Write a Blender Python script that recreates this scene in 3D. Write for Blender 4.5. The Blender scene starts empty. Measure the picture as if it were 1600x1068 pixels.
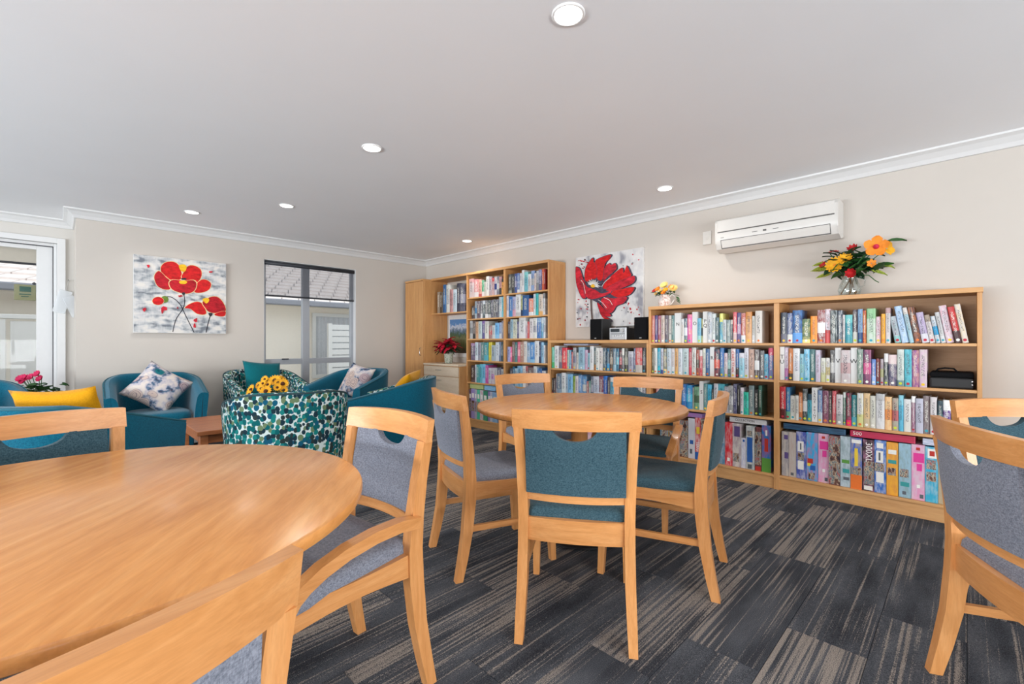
import bpy, bmesh, math, random
from mathutils import Vector, Matrix
random.seed(7)
S2 = math.sqrt(2.0)
PI = math.pi
scene = bpy.context.scene
COL = scene.collection

# ------------------------------------------------------------------ camera
cam_d = bpy.data.cameras.new('camera'); cam = bpy.data.objects.new('camera', cam_d); COL.objects.link(cam)
cam_d.sensor_width = 36.0; cam_d.lens = 36.0*711/1600; cam_d.clip_start = 0.02
cam.location = (0, 0, 1.12); cam.rotation_euler = (PI/2, 0, -PI/4)
scene.camera = cam
# ------------------------------------------------------------------ world and daylight
world = bpy.data.worlds.new('sky'); scene.world = world; world.use_nodes = True
wb = world.node_tree.nodes['Background']; wb.inputs[0].default_value = (0.86, 0.93, 1.0, 1); wb.inputs[1].default_value = 1.9
def area_light(name, loc, rot, sx, sy, power, col):
    d = bpy.data.lights.new(name, 'AREA'); d.shape = 'RECTANGLE'; d.size = sx; d.size_y = sy; d.energy = power; d.color = col
    o = bpy.data.objects.new(name, d); COL.objects.link(o); o.location = loc; o.rotation_euler = rot; return o
# daylight lamps added at unseen windows, tilted up to brighten the ceiling
area_light('added_daylight_west', (-5.30, 2.2, 0.80), (PI/2+0.95, 0, -PI/2), 4.6, 1.3, 660, (0.93, 0.97, 1.0))
area_light('added_daylight_south', (0.0, -4.7, 0.80), (PI/2+0.95, 0, 0), 5.0, 1.3, 440, (0.95, 0.98, 1.0))
DOWNLIGHT_W = 27
vs = scene.view_settings
vs.view_transform = 'Standard'; vs.look = 'None'; vs.exposure = -0.2; vs.gamma = 1.0; vs.use_curve_mapping = False
CEIL = 2.40; XW = 4.16; YB = 6.09; YR = 6.75; XL = -5.2; YN = -4.6; XRET = 0.13

# ------------------------------------------------------------------ helpers
def lin(c):
    return c/12.92 if c <= 0.04045 else ((c+0.055)/1.055)**2.4
def rgb(r, g, b): return (lin(r/255), lin(g/255), lin(b/255), 1.0)
def hex3(h): return rgb(*[int(ch, 16)*17 for ch in h])
def link(name, me, m=None, parent=None, smooth=False):
    o = bpy.data.objects.new(name, me); COL.objects.link(o)
    if m is not None and not me.materials: me.materials.append(m)
    if parent is not None: o.parent = parent
    if smooth: me.shade_smooth()
    return o
def obj(name, bm, m, parent=None, smooth=False):
    bmesh.ops.recalc_face_normals(bm, faces=bm.faces)
    me = bpy.data.meshes.new(name); bm.to_mesh(me); bm.free()
    return link(name, me, m, parent, smooth)
def tag(o, label=None, cat=None, group=None, kind=None):
    if label: o['label'] = label
    if cat: o['category'] = cat
    if group: o['group'] = group
    if kind: o['kind'] = kind
    return o
def thing(name, label, cat, loc=(0, 0, 0), rz=0, group=None):
    o = bpy.data.objects.new(name, None); COL.objects.link(o); o.empty_display_size = 0.1
    o.location = loc; o.rotation_euler = (0, 0, rz)
    return tag(o, label, cat, group)
def copy_tree(o, parent=None):
    c = o.copy(); COL.objects.link(c); c.parent = parent
    for ch in o.children: copy_tree(ch, c)
    return c
def box(bm, x0, x1, y0, y1, z0, z1, bev=0.0, seg=1):
    vs_ = [bm.verts.new((x, y, z)) for x in (x0, x1) for y in (y0, y1) for z in (z0, z1)]
    fs = [bm.faces.new([vs_[i] for i in q]) for q in ((0,1,3,2),(4,6,7,5),(0,4,5,1),(2,3,7,6),(0,2,6,4),(1,5,7,3))]
    if bev > 0:
        es = list({e for f in fs for e in f.edges})
        bmesh.ops.bevel(bm, geom=es, offset=bev, segments=seg, profile=0.5, affect='EDGES')
    return bm
def nbox(*a, **k): return box(bmesh.new(), *a, **k)
def sections(bm, rings, cap=True, closed=True, loop=False):
    """loft a list of point rings"""
    rv = [[bm.verts.new(p) for p in r] for r in rings]
    n = len(rv[0]); m = len(rv)
    for i in range(m if loop else m-1):
        a, b = rv[i], rv[(i+1) % m]
        for j in range(n if closed else n-1):
            k = (j+1) % n
            bm.faces.new((a[j], a[k], b[k], b[j]))
    if cap and closed and not loop:
        bm.faces.new(rv[0]); bm.faces.new(list(reversed(rv[-1])))
    return bm
def lathe(prof, n=24, cx=0, cy=0, bm=None, cap=True):
    bm = bm or bmesh.new()
    rings = [[(cx+r*math.cos(2*PI*i/n), cy+r*math.sin(2*PI*i/n), z) for i in range(n)] for r, z in prof]
    return sections(bm, rings, cap=cap)
def tube(pts, r, n=8, bm=None, cap=True):
    bm = bm or bmesh.new(); pts = [Vector(p) for p in pts]; rings = []
    for i, p in enumerate(pts):
        t = (pts[min(i+1, len(pts)-1)]-pts[max(i-1, 0)]).normalized()
        up = Vector((0, 0, 1)) if abs(t.z) < 0.95 else Vector((1, 0, 0))
        a = t.cross(up).normalized(); b = a.cross(t)
        rr = r[i] if isinstance(r, (list, tuple)) else r
        rings.append([p+rr*(math.cos(2*PI*k/n)*a+math.sin(2*PI*k/n)*b) for k in range(n)])
    return sections(bm, rings, cap=cap)
def bevel_all(bm, off, seg=1, ang=30):
    es = [e for e in bm.edges if len(e.link_faces) == 2 and e.calc_face_angle(0) > math.radians(ang)]
    bmesh.ops.bevel(bm, geom=es, offset=off, segments=seg, profile=0.5, affect='EDGES'); return bm
def autosmooth(o, ang=40):
    me = o.data; me.shade_smooth()
    try: me.set_sharp_from_angle(angle=math.radians(ang))
    except Exception: pass
    return o
def fr(f, r):                       # viewer-aligned (ahead, right) metres to room X, Y
    return ((f+r)/S2, (f-r)/S2)
def smooth_poly(pts, k=4):
    out = []; n = len(pts)
    for i in range(n):
        p0, p1, p2, p3 = (Vector(pts[(i+j-1) % n]) for j in range(4))
        for s in range(k):
            t = s/k
            out.append(0.5*((2*p1)+(-p0+p2)*t+(2*p0-5*p1+4*p2-p3)*t*t+(-p0+3*p1-3*p2+p3)*t**3))
    return out
_texts = {}
def text_mesh(s, size, mat_, vertical=False, spacing=0.9):
    key = (s, size, vertical, mat_.name)
    if key in _texts: return _texts[key]
    c = bpy.data.curves.new('lettering', 'FONT'); c.body = '\n'.join(s) if vertical else s
    c.size = size; c.align_x = 'CENTER'; c.align_y = 'CENTER'; c.extrude = 0.0004; c.resolution_u = 2; c.space_line = spacing
    o = bpy.data.objects.new('lettering', c); COL.objects.link(o)
    bpy.context.view_layer.update()
    me = bpy.data.meshes.new_from_object(o.evaluated_get(bpy.context.evaluated_depsgraph_get()))
    bpy.data.objects.remove(o); bpy.data.curves.remove(c)
    me.materials.clear(); me.materials.append(mat_); _texts[key] = me
    return me

# ------------------------------------------------------------------ materials
class N:
    def __init__(s, name, rough=0.5, spec=0.5, metal=0.0):
        s.m = bpy.data.materials.new(name); s.m.use_nodes = True; s.t = s.m.node_tree
        s.b = s.t.nodes['Principled BSDF']; s.b.inputs['Roughness'].default_value = rough
        s.b.inputs['Specular IOR Level'].default_value = spec; s.b.inputs['Metallic'].default_value = metal
    def n(s, typ, **kw):
        nd = s.t.nodes.new(typ)
        for k, v in kw.items():
            if k.startswith('i_'): nd.inputs[k[2:].replace('_', ' ')].default_value = v
            else: setattr(nd, k, v)
        return nd
    def l(s, a, b): s.t.links.new(a, b)
    def coords(s, kind='Object', scale=(1, 1, 1), rot=(0, 0, 0), off=None):
        tc = s.n('ShaderNodeTexCoord'); mp = s.n('ShaderNodeMapping')
        mp.inputs['Scale'].default_value = scale; mp.inputs['Rotation'].default_value = rot
        s.l(tc.outputs[kind], mp.inputs['Vector'])
        if off is not None: s.l(off, mp.inputs['Location'])
        return mp.outputs[0]
    def rnd_off(s, k=37.0):
        oi = s.n('ShaderNodeObjectInfo'); mu = s.n('ShaderNodeVectorMath', operation='SCALE')
        cb = s.n('ShaderNodeCombineXYZ')
        for i in range(3): s.l(oi.outputs['Random'], cb.inputs[i])
        s.l(cb.outputs[0], mu.inputs[0]); mu.inputs['Scale'].default_value = k
        return mu.outputs[0]
    def noise(s, vec, scale, detail=2, rough=0.5, dist=0.0):
        nd = s.n('ShaderNodeTexNoise'); nd.inputs['Scale'].default_value = scale; nd.inputs['Detail'].default_value = detail
        nd.inputs['Roughness'].default_value = rough; nd.inputs['Distortion'].default_value = dist
        s.l(vec, nd.inputs['Vector']); return nd.outputs['Fac']
    def ramp(s, fac, stops, interp='LINEAR'):
        r = s.n('ShaderNodeValToRGB'); r.color_ramp.interpolation = interp
        el = r.color_ramp.elements
        while len(el) < len(stops): el.new(0.5)
        for e, (p, c) in zip(el, stops): e.position = p; e.color = c if len(c) == 4 else (*c, 1)
        s.l(fac, r.inputs[0]); return r.outputs[0]
    def mix(s, fac, a, b, typ='MIX'):
        m = s.n('ShaderNodeMix', data_type='RGBA', blend_type=typ)
        for sock, v in ((m.inputs[0], fac), (m.inputs[6], a), (m.inputs[7], b)):
            if hasattr(v, 'is_linked') or isinstance(v, bpy.types.NodeSocket): s.l(v, sock)
            else: sock.default_value = v
        return m.outputs[2]
    def math(s, op, a, b=None, c=None):
        m = s.n('ShaderNodeMath', operation=op)
        for i, v in enumerate((a, b, c)):
            if v is None: continue
            if isinstance(v, bpy.types.NodeSocket): s.l(v, m.inputs[i])
            else: m.inputs[i].default_value = v
        return m.outputs[0]
    def bump(s, h, strength=0.3, dist=0.002):
        b = s.n('ShaderNodeBump'); b.inputs['Strength'].default_value = strength; b.inputs['Distance'].default_value = dist
        s.l(h, b.inputs['Height']); s.l(b.outputs[0], s.b.inputs['Normal'])
    def col(s, c):
        if isinstance(c, bpy.types.NodeSocket): s.l(c, s.b.inputs['Base Color'])
        else: s.b.inputs['Base Color'].default_value = c
        return s.m
BLK = (0, 0, 0, 1); WHT = (1, 1, 1, 1)
def plain(name, c, rough=0.5, spec=0.5, metal=0.0, var=0.06, scale=30, bump=0.0):
    s = N(name, rough, spec, metal); v = s.coords()
    f = s.noise(v, scale, 3)
    d = tuple(min(1, x*(1-var)) for x in c[:3])+(1,); e = tuple(min(1, x*(1+var)) for x in c[:3])+(1,)
    s.col(s.ramp(f, [(0.3, d), (0.7, e)]))
    if bump: s.bump(f, bump, 0.002)
    return s.m
def wood(name, c1, c2, c3, rough=0.32, grain=(1.2, 16, 16), wave=0.0, coat=0.0, spec=0.5):
    s = N(name, rough, spec); off = s.rnd_off(11.0); v = s.coords('Object', grain, off=off)
    f = s.noise(v, 3.0, 5, 0.6, 0.6)
    v2 = s.coords('Object', tuple(g*6 for g in grain), off=off); g2 = s.noise(v2, 4.0, 2)
    c = s.ramp(f, [(0.25, c1), (0.5, c2), (0.75, c3)])
    if wave:
        vw = s.coords('Object', (0.55, 2.6, 2.6)); w = s.n('ShaderNodeTexWave', wave_type='RINGS', rings_direction='Z')
        w.inputs['Scale'].default_value = 3.2; w.inputs['Distortion'].default_value = 5.0; w.inputs['Detail'].default_value = 2.0; w.inputs['Detail Scale'].default_value = 0.7
        s.l(vw, w.inputs['Vector']); wf = s.math('MULTIPLY', w.outputs['Fac'], wave)
        c = s.mix(wf, c, c1)
    dk = s.ramp(g2, [(0.35, (0.86, 0.84, 0.8, 1)), (0.6, WHT)])
    c = s.mix(0.5, c, dk, 'MULTIPLY'); s.col(c)
    s.b.inputs['Coat Weight'].default_value = coat; s.b.inputs['Coat Roughness'].default_value = 0.15
    return s.m
def fabric(name, c1, c2, rough=0.95, scale=420, sheen=0.15):
    s = N(name, rough, 0.15); v = s.coords('Object', (1, 1, 0.35)); v2 = s.coords('Object', (0.35, 0.35, 1))
    a = s.noise(v, scale, 2, 0.7); b = s.noise(v2, scale*0.8, 2, 0.7); m = s.math('MULTIPLY', s.math('ADD', a, b), 0.5)
    s.col(s.ramp(m, [(0.36, c1), (0.62, c2)])); s.bump(m, 0.35, 0.001)
    s.b.inputs['Sheen Weight'].default_value = sheen; s.b.inputs['Sheen Roughness'].default_value = 0.4
    return s.m
def spots(name):
    s = N(name, 0.9, 0.15); v0 = s.coords('Object', (1, 1, 0.82)); nz = s.n('ShaderNodeTexNoise'); nz.inputs['Scale'].default_value = 30
    s.l(v0, nz.inputs['Vector']); v = s.mix(0.012, v0, nz.outputs['Color'], 'ADD')
    vo = s.n('ShaderNodeTexVoronoi', feature='F1'); vo.inputs['Scale'].default_value = 41; vo.inputs['Randomness'].default_value = 0.75; s.l(v, vo.inputs['Vector'])
    sep = s.n('ShaderNodeSeparateColor'); s.l(vo.outputs['Color'], sep.inputs[0])
    c = s.ramp(sep.outputs[0], [(0.0, rgb(16, 92, 96)), (0.28, rgb(28, 50, 62)), (0.46, rgb(26, 120, 118)), (0.64, rgb(44, 56, 56)), (0.78, rgb(104, 124, 92)), (0.9, rgb(20, 84, 110))], 'CONSTANT')
    edge = s.ramp(vo.outputs['Distance'], [(0.60, BLK), (0.68, WHT)])
    s.col(s.mix(edge, c, rgb(202, 216, 214))); return s.m
def floral(name):
    s = N(name, 0.9, 0.15); v0 = s.coords('Object', (1, 1, 1), off=s.rnd_off(3.0))
    nz = s.n('ShaderNodeTexNoise'); nz.inputs['Scale'].default_value = 9; s.l(v0, nz.inputs['Vector']); v = s.mix(0.06, v0, nz.outputs['Color'], 'ADD')
    vo = s.n('ShaderNodeTexVoronoi', feature='F1'); vo.inputs['Scale'].default_value = 7.5; s.l(v, vo.inputs['Vector'])
    rings = s.math('SINE', s.math('MULTIPLY', vo.outputs['Distance'], 58.0))
    petals = s.ramp(rings, [(0.35, rgb(226, 214, 208)), (0.8, rgb(150, 136, 150))])
    sep = s.n('ShaderNodeSeparateColor'); s.l(vo.outputs['Color'], sep.inputs[0])
    kind = s.ramp(sep.outputs[1], [(0.0, rgb(232, 220, 212)), (0.52, rgb(214, 200, 208)), (0.7, rgb(34, 128, 142)), (0.84, rgb(232, 220, 214))], 'CONSTANT')
    inside = s.ramp(vo.outputs['Distance'], [(0.42, WHT), (0.52, BLK)])
    ground = s.ramp(s.noise(v0, 14, 3), [(0.40, rgb(222, 212, 204)), (0.52, rgb(190, 186, 196)), (0.60, rgb(84, 112, 140)), (0.68, rgb(70, 66, 88))])
    c = s.mix(inside, ground, s.mix(0.85, kind, petals, 'MULTIPLY')); s.col(c); return s.m
def glass(name, tint=(1, 1, 1, 1), refl=0.07, k=0.3):
    s = N(name); t = s.t; t.nodes.remove(s.b); out = [n for n in t.nodes if n.type == 'OUTPUT_MATERIAL'][0]
    tr = s.n('ShaderNodeBsdfTransparent'); tr.inputs[0].default_value = tint
    gl = s.n('ShaderNodeBsdfGlossy'); gl.inputs['Roughness'].default_value = 0.02
    fz = s.n('ShaderNodeLayerWeight'); fz.inputs['Blend'].default_value = 0.25
    mx = s.n('ShaderNodeMixShader'); s.l(s.math('ADD', s.math('MULTIPLY', fz.outputs['Fresnel'], k), refl*0.25), mx.inputs[0])
    s.l(tr.outputs[0], mx.inputs[1]); s.l(gl.outputs[0], mx.inputs[2]); s.l(mx.outputs[0], out.inputs[0]); return s.m
def sheer(name, c, opacity):
    s = N(name, 0.9, 0.1); out = [n for n in s.t.nodes if n.type == 'OUTPUT_MATERIAL'][0]
    s.b.inputs['Base Color'].default_value = c; tr = s.n('ShaderNodeBsdfTransparent'); mx = s.n('ShaderNodeMixShader')
    mx.inputs[0].default_value = opacity; s.l(tr.outputs[0], mx.inputs[1]); s.l(s.b.outputs[0], mx.inputs[2]); s.l(mx.outputs[0], out.inputs[0]); return s.m
def emit(name, c, k):
    s = N(name); s.b.inputs['Base Color'].default_value = c; s.b.inputs['Emission Color'].default_value = c; s.b.inputs['Emission Strength'].default_value = k; return s.m
def book_mat():
    s = N('book_cover_print', 0.38, 0.5)
    def at(nm):
        a = s.n('ShaderNodeAttribute'); a.attribute_type = 'OBJECT'; a.attribute_name = nm; return a
    c1 = at('c1').outputs['Color']; c2 = at('c2').outputs['Color']
    par = s.n('ShaderNodeSeparateXYZ'); s.l(at('par').outputs['Vector'], par.inputs[0])   # band low, band high, title strength
    tc = s.n('ShaderNodeTexCoord'); sp = s.n('ShaderNodeSeparateXYZ'); s.l(tc.outputs['Generated'], sp.inputs[0])
    x, y, z = sp.outputs
    off = s.rnd_off(53.0)
    band = s.math('MULTIPLY', s.math('GREATER_THAN', z, par.outputs[0]), s.math('LESS_THAN', z, par.outputs[1]))
    nz = s.noise(s.coords('Generated', (1.2, 0.4, 2.2), off=off), 3.0, 3, 0.6)
    art = s.ramp(nz, [(0.40, BLK), (0.62, WHT)])
    base = s.mix(s.math('MULTIPLY', art, 0.42), c1, c2)
    base = s.mix(band, base, c2)
    # title lettering, too small to read, along the spine
    tn = s.noise(s.coords('Generated', (5.5, 0.2, 22.0), off=off), 2.2, 1, 0.4)
    tx = s.math('MULTIPLY', s.math('GREATER_THAN', x, 0.30), s.math('LESS_THAN', x, 0.70))
    tz = s.math('MULTIPLY', s.math('GREATER_THAN', z, 0.30), s.math('LESS_THAN', z, 0.86))
    ty = s.math('LESS_THAN', y, 0.05)
    t = s.math('MULTIPLY', s.math('MULTIPLY', tx, tz), s.math('MULTIPLY', ty, s.ramp(tn, [(0.50, BLK), (0.56, WHT)])))
    bw = s.n('ShaderNodeRGBToBW'); s.l(c1, bw.inputs[0])
    tcol = s.ramp(bw.outputs[0], [(0.22, rgb(228, 226, 214)), (0.30, rgb(40, 40, 52))], 'CONSTANT')
    s.col(s.mix(s.math('MULTIPLY', t, par.outputs[2]), base, tcol)); return s.m
M = {}
M['wall'] = plain('wall_paint', rgb(204, 197, 189), 0.85, 0.2, var=0.012, scale=3)
M['wall_white'] = plain('wall_paint_pale', rgb(208, 204, 198), 0.85, 0.2, var=0.012, scale=3)
M['ceiling'] = plain('ceiling_paint', rgb(245, 246, 249), 0.9, 0.15, var=0.008, scale=2)
M['trim'] = plain('trim_gloss_white', rgb(220, 220, 220), 0.4, 0.4, var=0.01)
M['beech'] = wood('beech_lacquer', rgb(200, 134, 74), rgb(215, 150, 90), rgb(226, 165, 107), 0.3, (14, 14, 1.3), coat=0.15)
M['beech_x'] = wood('beech_lacquer_rail', rgb(200, 134, 74), rgb(215, 150, 90), rgb(226, 165, 107), 0.3, (1.3, 14, 14), coat=0.15)
M['beech_y'] = wood('beech_lacquer_side', rgb(200, 134, 74), rgb(215, 150, 90), rgb(226, 165, 107), 0.3, (14, 1.3, 14), coat=0.15)
M['tabletop'] = wood('table_veneer', rgb(196, 126, 62), rgb(220, 152, 84), rgb(230, 168, 102), 0.27, (0.9, 7, 7), wave=0.3, coat=0.12)
M['ven_v'] = wood('beech_veneer_upright', rgb(196, 140, 86), rgb(210, 155, 98), rgb(220, 168, 112), 0.45, (9, 9, 0.8))
M['ven_h'] = wood('beech_veneer_shelf', rgb(198, 144, 90), rgb(212, 160, 104), rgb(222, 172, 116), 0.45, (9, 0.8, 9))
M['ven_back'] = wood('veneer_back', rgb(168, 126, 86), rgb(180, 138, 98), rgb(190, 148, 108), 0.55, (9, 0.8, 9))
M['ven_pale'] = wood('pale_lit_drawer_veneer', rgb(222, 200, 172), rgb(232, 212, 186), rgb(238, 220, 198), 0.45, (9, 0.8, 9))  # pale worktop laminate; on the drawer fronts its paleness paints in the light
M['rimu'] = wood('coffee_table_wood', rgb(150, 88, 52), rgb(176, 108, 66), rgb(192, 124, 78), 0.35, (1.2, 9, 9))
M['teal_tub'] = fabric('teal_velvet', rgb(6, 74, 98), rgb(16, 104, 128), scale=300, sheen=0.35)
M['spot'] = spots('spotted_fabric')
M['piping'] = plain('piping_cord', rgb(30, 92, 108), 0.85)
M['pipe_spot'] = plain('piping_cord_dark', rgb(40, 66, 72), 0.85)
M['fab_teal'] = fabric('teal_weave', rgb(36, 62, 74), rgb(74, 101, 111))
M['fab_grey'] = fabric('grey_weave', rgb(98, 102, 114), rgb(146, 150, 162))
M['mustard'] = fabric('mustard_cotton', rgb(188, 128, 10), rgb(214, 154, 22), scale=500)
M['teal_cush'] = fabric('teal_cotton', rgb(6, 88, 98), rgb(18, 112, 120), scale=500)
M['floral'] = floral('floral_print')
M['black'] = plain('black_plastic', rgb(26, 26, 28), 0.5)
M['black_cloth'] = plain('black_speaker_cloth', rgb(22, 22, 24), 0.9, 0.1, scale=600, var=0.3)
M['white_plastic'] = plain('white_plastic', rgb(218, 215, 210), 0.35, var=0.01)
M['grey_slot'] = plain('gap_shade_print_grey', rgb(92, 90, 88), 0.6)  # grey for painted gap shade, also for print and display
M['silver'] = plain('silver_panel', rgb(196, 198, 202), 0.3, metal=0.6)
M['chrome'] = plain('brushed_metal', rgb(200, 200, 200), 0.25, metal=1.0)
M['display'] = plain('dark_display', rgb(28, 38, 46), 0.15)
M['alu'] = plain('grey_aluminium', rgb(168, 172, 178), 0.45, metal=0.2, var=0.01)
M['dark_alu'] = plain('dark_blind_rail', rgb(42, 44, 50), 0.5)
M['sheer'] = sheer('sunscreen_mesh', rgb(110, 112, 120), 0.34)
M['glass'] = glass('window_glass', refl=0.03, k=0.04)
M['vase_glass'] = glass('vase_glass', (0.94, 0.97, 0.97, 1), 0.3)
M['paper'] = plain('page_edges', rgb(226, 218, 198), 0.9, 0.1, var=0.08, scale=200)
M['card'] = plain('white_divider_card', rgb(226, 226, 224), 0.7, var=0.01)
M['ink'] = plain('black_ink', rgb(28, 28, 30), 0.7)
M['ink_white'] = plain('white_ink', rgb(238, 236, 230), 0.7)
M['ink_red'] = plain('red_ink', rgb(190, 50, 36), 0.7)
M['ink_yellow'] = plain('yellow_ink', rgb(240, 205, 60), 0.7)
M['ink_pink'] = plain('magenta_ink', rgb(226, 60, 150), 0.7)
M['ink_blue'] = plain('blue_ink', rgb(40, 90, 160), 0.7)
M['book'] = book_mat()
M['canvas_white'] = plain('canvas_edge', rgb(226, 226, 226), 0.9)

def carpet():
    s = N('carpet_plank_pile', 0.97, 0.08)
    oi = s.n('ShaderNodeObjectInfo'); rnd = oi.outputs['Random']; off = s.rnd_off(61.0)
    fine = s.noise(s.coords('Object', (60, 190, 60), off=off), 3.0, 2, 0.7)
    grain = s.noise(s.coords('Object', (1, 1, 1), off=off), 330, 2, 0.8)
    blot = s.noise(s.coords('Object', (1.0, 4.0, 1), off=off), 2.6, 3)
    dark = s.ramp(s.math('ADD', s.math('MULTIPLY', grain, 0.65), s.math('MULTIPLY', blot, 0.35)), [(0.34, rgb(34, 36, 41)), (0.5, rgb(70, 73, 79)), (0.68, rgb(112, 115, 120))])
    # drawn-out pale streaks along the plank
    lines = s.noise(s.coords('Object', (0.7, 78, 1), off=off), 1.0, 3, 0.6)
    mask = s.noise(s.coords('Object', (1.3, 5, 1), off=off), 1.6, 2, 0.5)
    typ = s.ramp(rnd, [(0.0, (-0.08, 0, 0, 1)), (0.5, (-0.08, 0, 0, 1)), (0.52, (0.07, 0.07, 0.07, 1)), (0.70, (0.1, 0.1, 0.1, 1)), (0.72, (0.135, 0.135, 0.135, 1))], 'CONSTANT')
    m2 = s.math('ADD', s.math('ADD', s.math('MULTIPLY', lines, 1.1), s.math('MULTIPLY', mask, 0.5)), typ)
    m3 = s.math('ADD', m2, s.math('MULTIPLY', s.math('SUBTRACT', grain, 0.5), 0.55))
    k = s.ramp(m3, [(0.91, BLK), (0.99, WHT)])
    pale = s.ramp(grain, [(0.36, rgb(96, 92, 88)), (0.62, rgb(168, 158, 149))])
    s.col(s.mix(k, dark, pale)); s.bump(grain, 0.5, 0.003); return s.m
M['carpet'] = carpet()
M['carpet_base'] = plain('carpet_underlay', rgb(52, 55, 60), 0.97, 0.05, var=0.3, scale=200)
# ------------------------------------------------------------------ room shell
def struct(name, bm, m): return tag(obj(name, bm, m), kind='structure')
floor = struct('floor', nbox(XL-0.1, XW+0.1, YN-0.1, YR+0.1, -0.12, -0.006), M['carpet_base'])
pm = bpy.data.meshes.new('carpet_plank'); b = nbox(-0.5, 0.5, -0.125, 0.125, 0, 0.006, 0.0012); b.to_mesh(pm); b.free(); pm.materials.append(M['carpet'])
yy = -0.75; ri = 0
while yy < YB-0.01:
    w = min(0.25, YB-yy); x = -0.6-[0.0, 0.37, 0.71][ri % 3]; ri += 1
    while x < XW-0.01:
        x1 = min(x+1.0, XW)
        o = link('carpet_plank', pm, None, floor); o.location = ((x+x1)/2, yy+w/2, -0.006); o.scale = ((x1-x)*0.9985, w/0.25*0.994, 1)
        x += 1.0
    yy += 0.25
ceiling = struct('ceiling', nbox(XL-0.1, XW+0.1, YN-0.1, YR+0.1, CEIL, CEIL+0.1), M['ceiling'])
struct('wall_right', nbox(XW, XW+0.12, YN-0.1, YB+0.12, -0.12, CEIL), M['wall'])
WX0, WX1, WZ0, WZ1 = 1.79, 2.98, 0.32, 2.14
bm = bmesh.new()
box(bm, XRET, WX0, YB, YB+0.14, -0.12, CEIL); box(bm, WX1, XW, YB, YB+0.14, -0.12, CEIL)
box(bm, WX0, WX1, YB, YB+0.14, -0.12, WZ0); box(bm, WX0, WX1, YB, YB+0.14, WZ1, CEIL)
box(bm, XRET, XRET+0.12, YB+0.14, YR, -0.12, CEIL)
struct('wall_back', bm, M['wall'])
DX0, DX1, DZ = -1.95, 0.005, 2.15
bm = bmesh.new()
box(bm, XL, DX0, YR, YR+0.14, -0.12, CEIL); box(bm, DX1, XRET+0.12, YR, YR+0.14, -0.12, CEIL); box(bm, DX0, DX1, YR, YR+0.14, DZ, CEIL)
struct('wall_recess', bm, M['wall_white'])
bm = bmesh.new()
box(bm, XL-0.12, XL, YN, -0.15, -0.12, CEIL); box(bm, XL-0.12, XL, 4.55, YR, -0.12, CEIL); box(bm, XL-0.12, XL, -0.15, 4.55, -0.12, 0.05); box(bm, XL-0.12, XL, -0.15, 4.55, 2.2, CEIL)
struct('wall_left', bm, M['wall'])
bm = bmesh.new()
box(bm, XL, -2.55, YN-0.12, YN, -0.12, CEIL); box(bm, 2.55, XW, YN-0.12, YN, -0.12, CEIL); box(bm, -2.55, 2.55, YN-0.12, YN, -0.12, 0.05); box(bm, -2.55, 2.55, YN-0.12, YN, 2.2, CEIL)
struct('wall_near', bm, M['wall'])
PROF = [(0, CEIL), (0.088, CEIL), (0.085, CEIL-0.012), (0.058, CEIL-0.026), (0.028, CEIL-0.056), (0.014, CEIL-0.082), (0, CEIL-0.084)]
def cornice(n, fa, fb):
    struct('trim_%d' % n, sections(bmesh.new(), [[fa(o, z) for o, z in PROF], [fb(o, z) for o, z in PROF]]), M['trim'])
cornice(1, lambda o, z: (XW-o, YN+o, z), lambda o, z: (XW-o, YB-o, z))
cornice(2, lambda o, z: (XRET-o, YB-o, z), lambda o, z: (XW-o, YB-o, z))
cornice(3, lambda o, z: (XRET-o, YB-o, z), lambda o, z: (XRET-o, YR-o, z))
cornice(4, lambda o, z: (XL+o, YR-o, z), lambda o, z: (XRET-o, YR-o, z))
for nm, a in (('baseboard_back', (XRET, 3.71, YB-0.014, YB, 0, 0.09)), ('baseboard_right', (XW-0.014, XW, YN, -0.09, 0, 0.09)), ('baseboard_return', (XRET-0.014, XRET, YB-0.014, YR, 0, 0.09))):
    struct(nm, nbox(*a, bev=0.003), M['trim'])
# ------------------------------------------------------------------ window in the back wall
win = tag(thing('window_1', None, None, (0, 0, 0)), kind='structure')
def part(name, m, parent, *a, bev=0.002, seg=1): return obj(name, nbox(*a, bev=bev, seg=seg), m, parent)
fy0, fy1 = YB+0.07, YB+0.12
MX = 2.32
part('frame_jamb', M['alu'], win, WX0, WX0+0.045, fy0, fy1, WZ0, WZ1); part('frame_jamb', M['alu'], win, WX1-0.045, WX1, fy0, fy1, WZ0, WZ1)
part('frame_head', M['alu'], win, WX0+0.045, WX1-0.045, fy0, fy1, WZ1-0.045, WZ1); part('frame_sill', M['alu'], win, WX0+0.045, WX1-0.045, fy0, fy1, WZ0, WZ0+0.045)
part('mullion', M['alu'], win, MX-0.045, MX+0.045, fy0-0.005, fy1, WZ0+0.045, WZ1-0.045)
part('transom', M['alu'], win, WX0+0.045, MX-0.045, fy0, fy1, 0.835, 0.905); part('transom', M['alu'], win, MX+0.045, WX1-0.045, fy0, fy1, 0.835, 0.905)
sash = part('sash_stay', M['dark_alu'], win, 2.02, 2.10, fy0-0.02, fy0, 0.895, 0.91)
for xa, xb in ((WX0+0.045, MX-0.045), (MX+0.045, WX1-0.045)):
    part('window_pane', M['glass'], win, xa, xb, fy0+0.02, fy0+0.026, 0.905, WZ1-0.045, bev=0); part('window_pane', M['glass'], win, xa, xb, fy0+0.02, fy0+0.026, WZ0+0.045, 0.835, bev=0)
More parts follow.
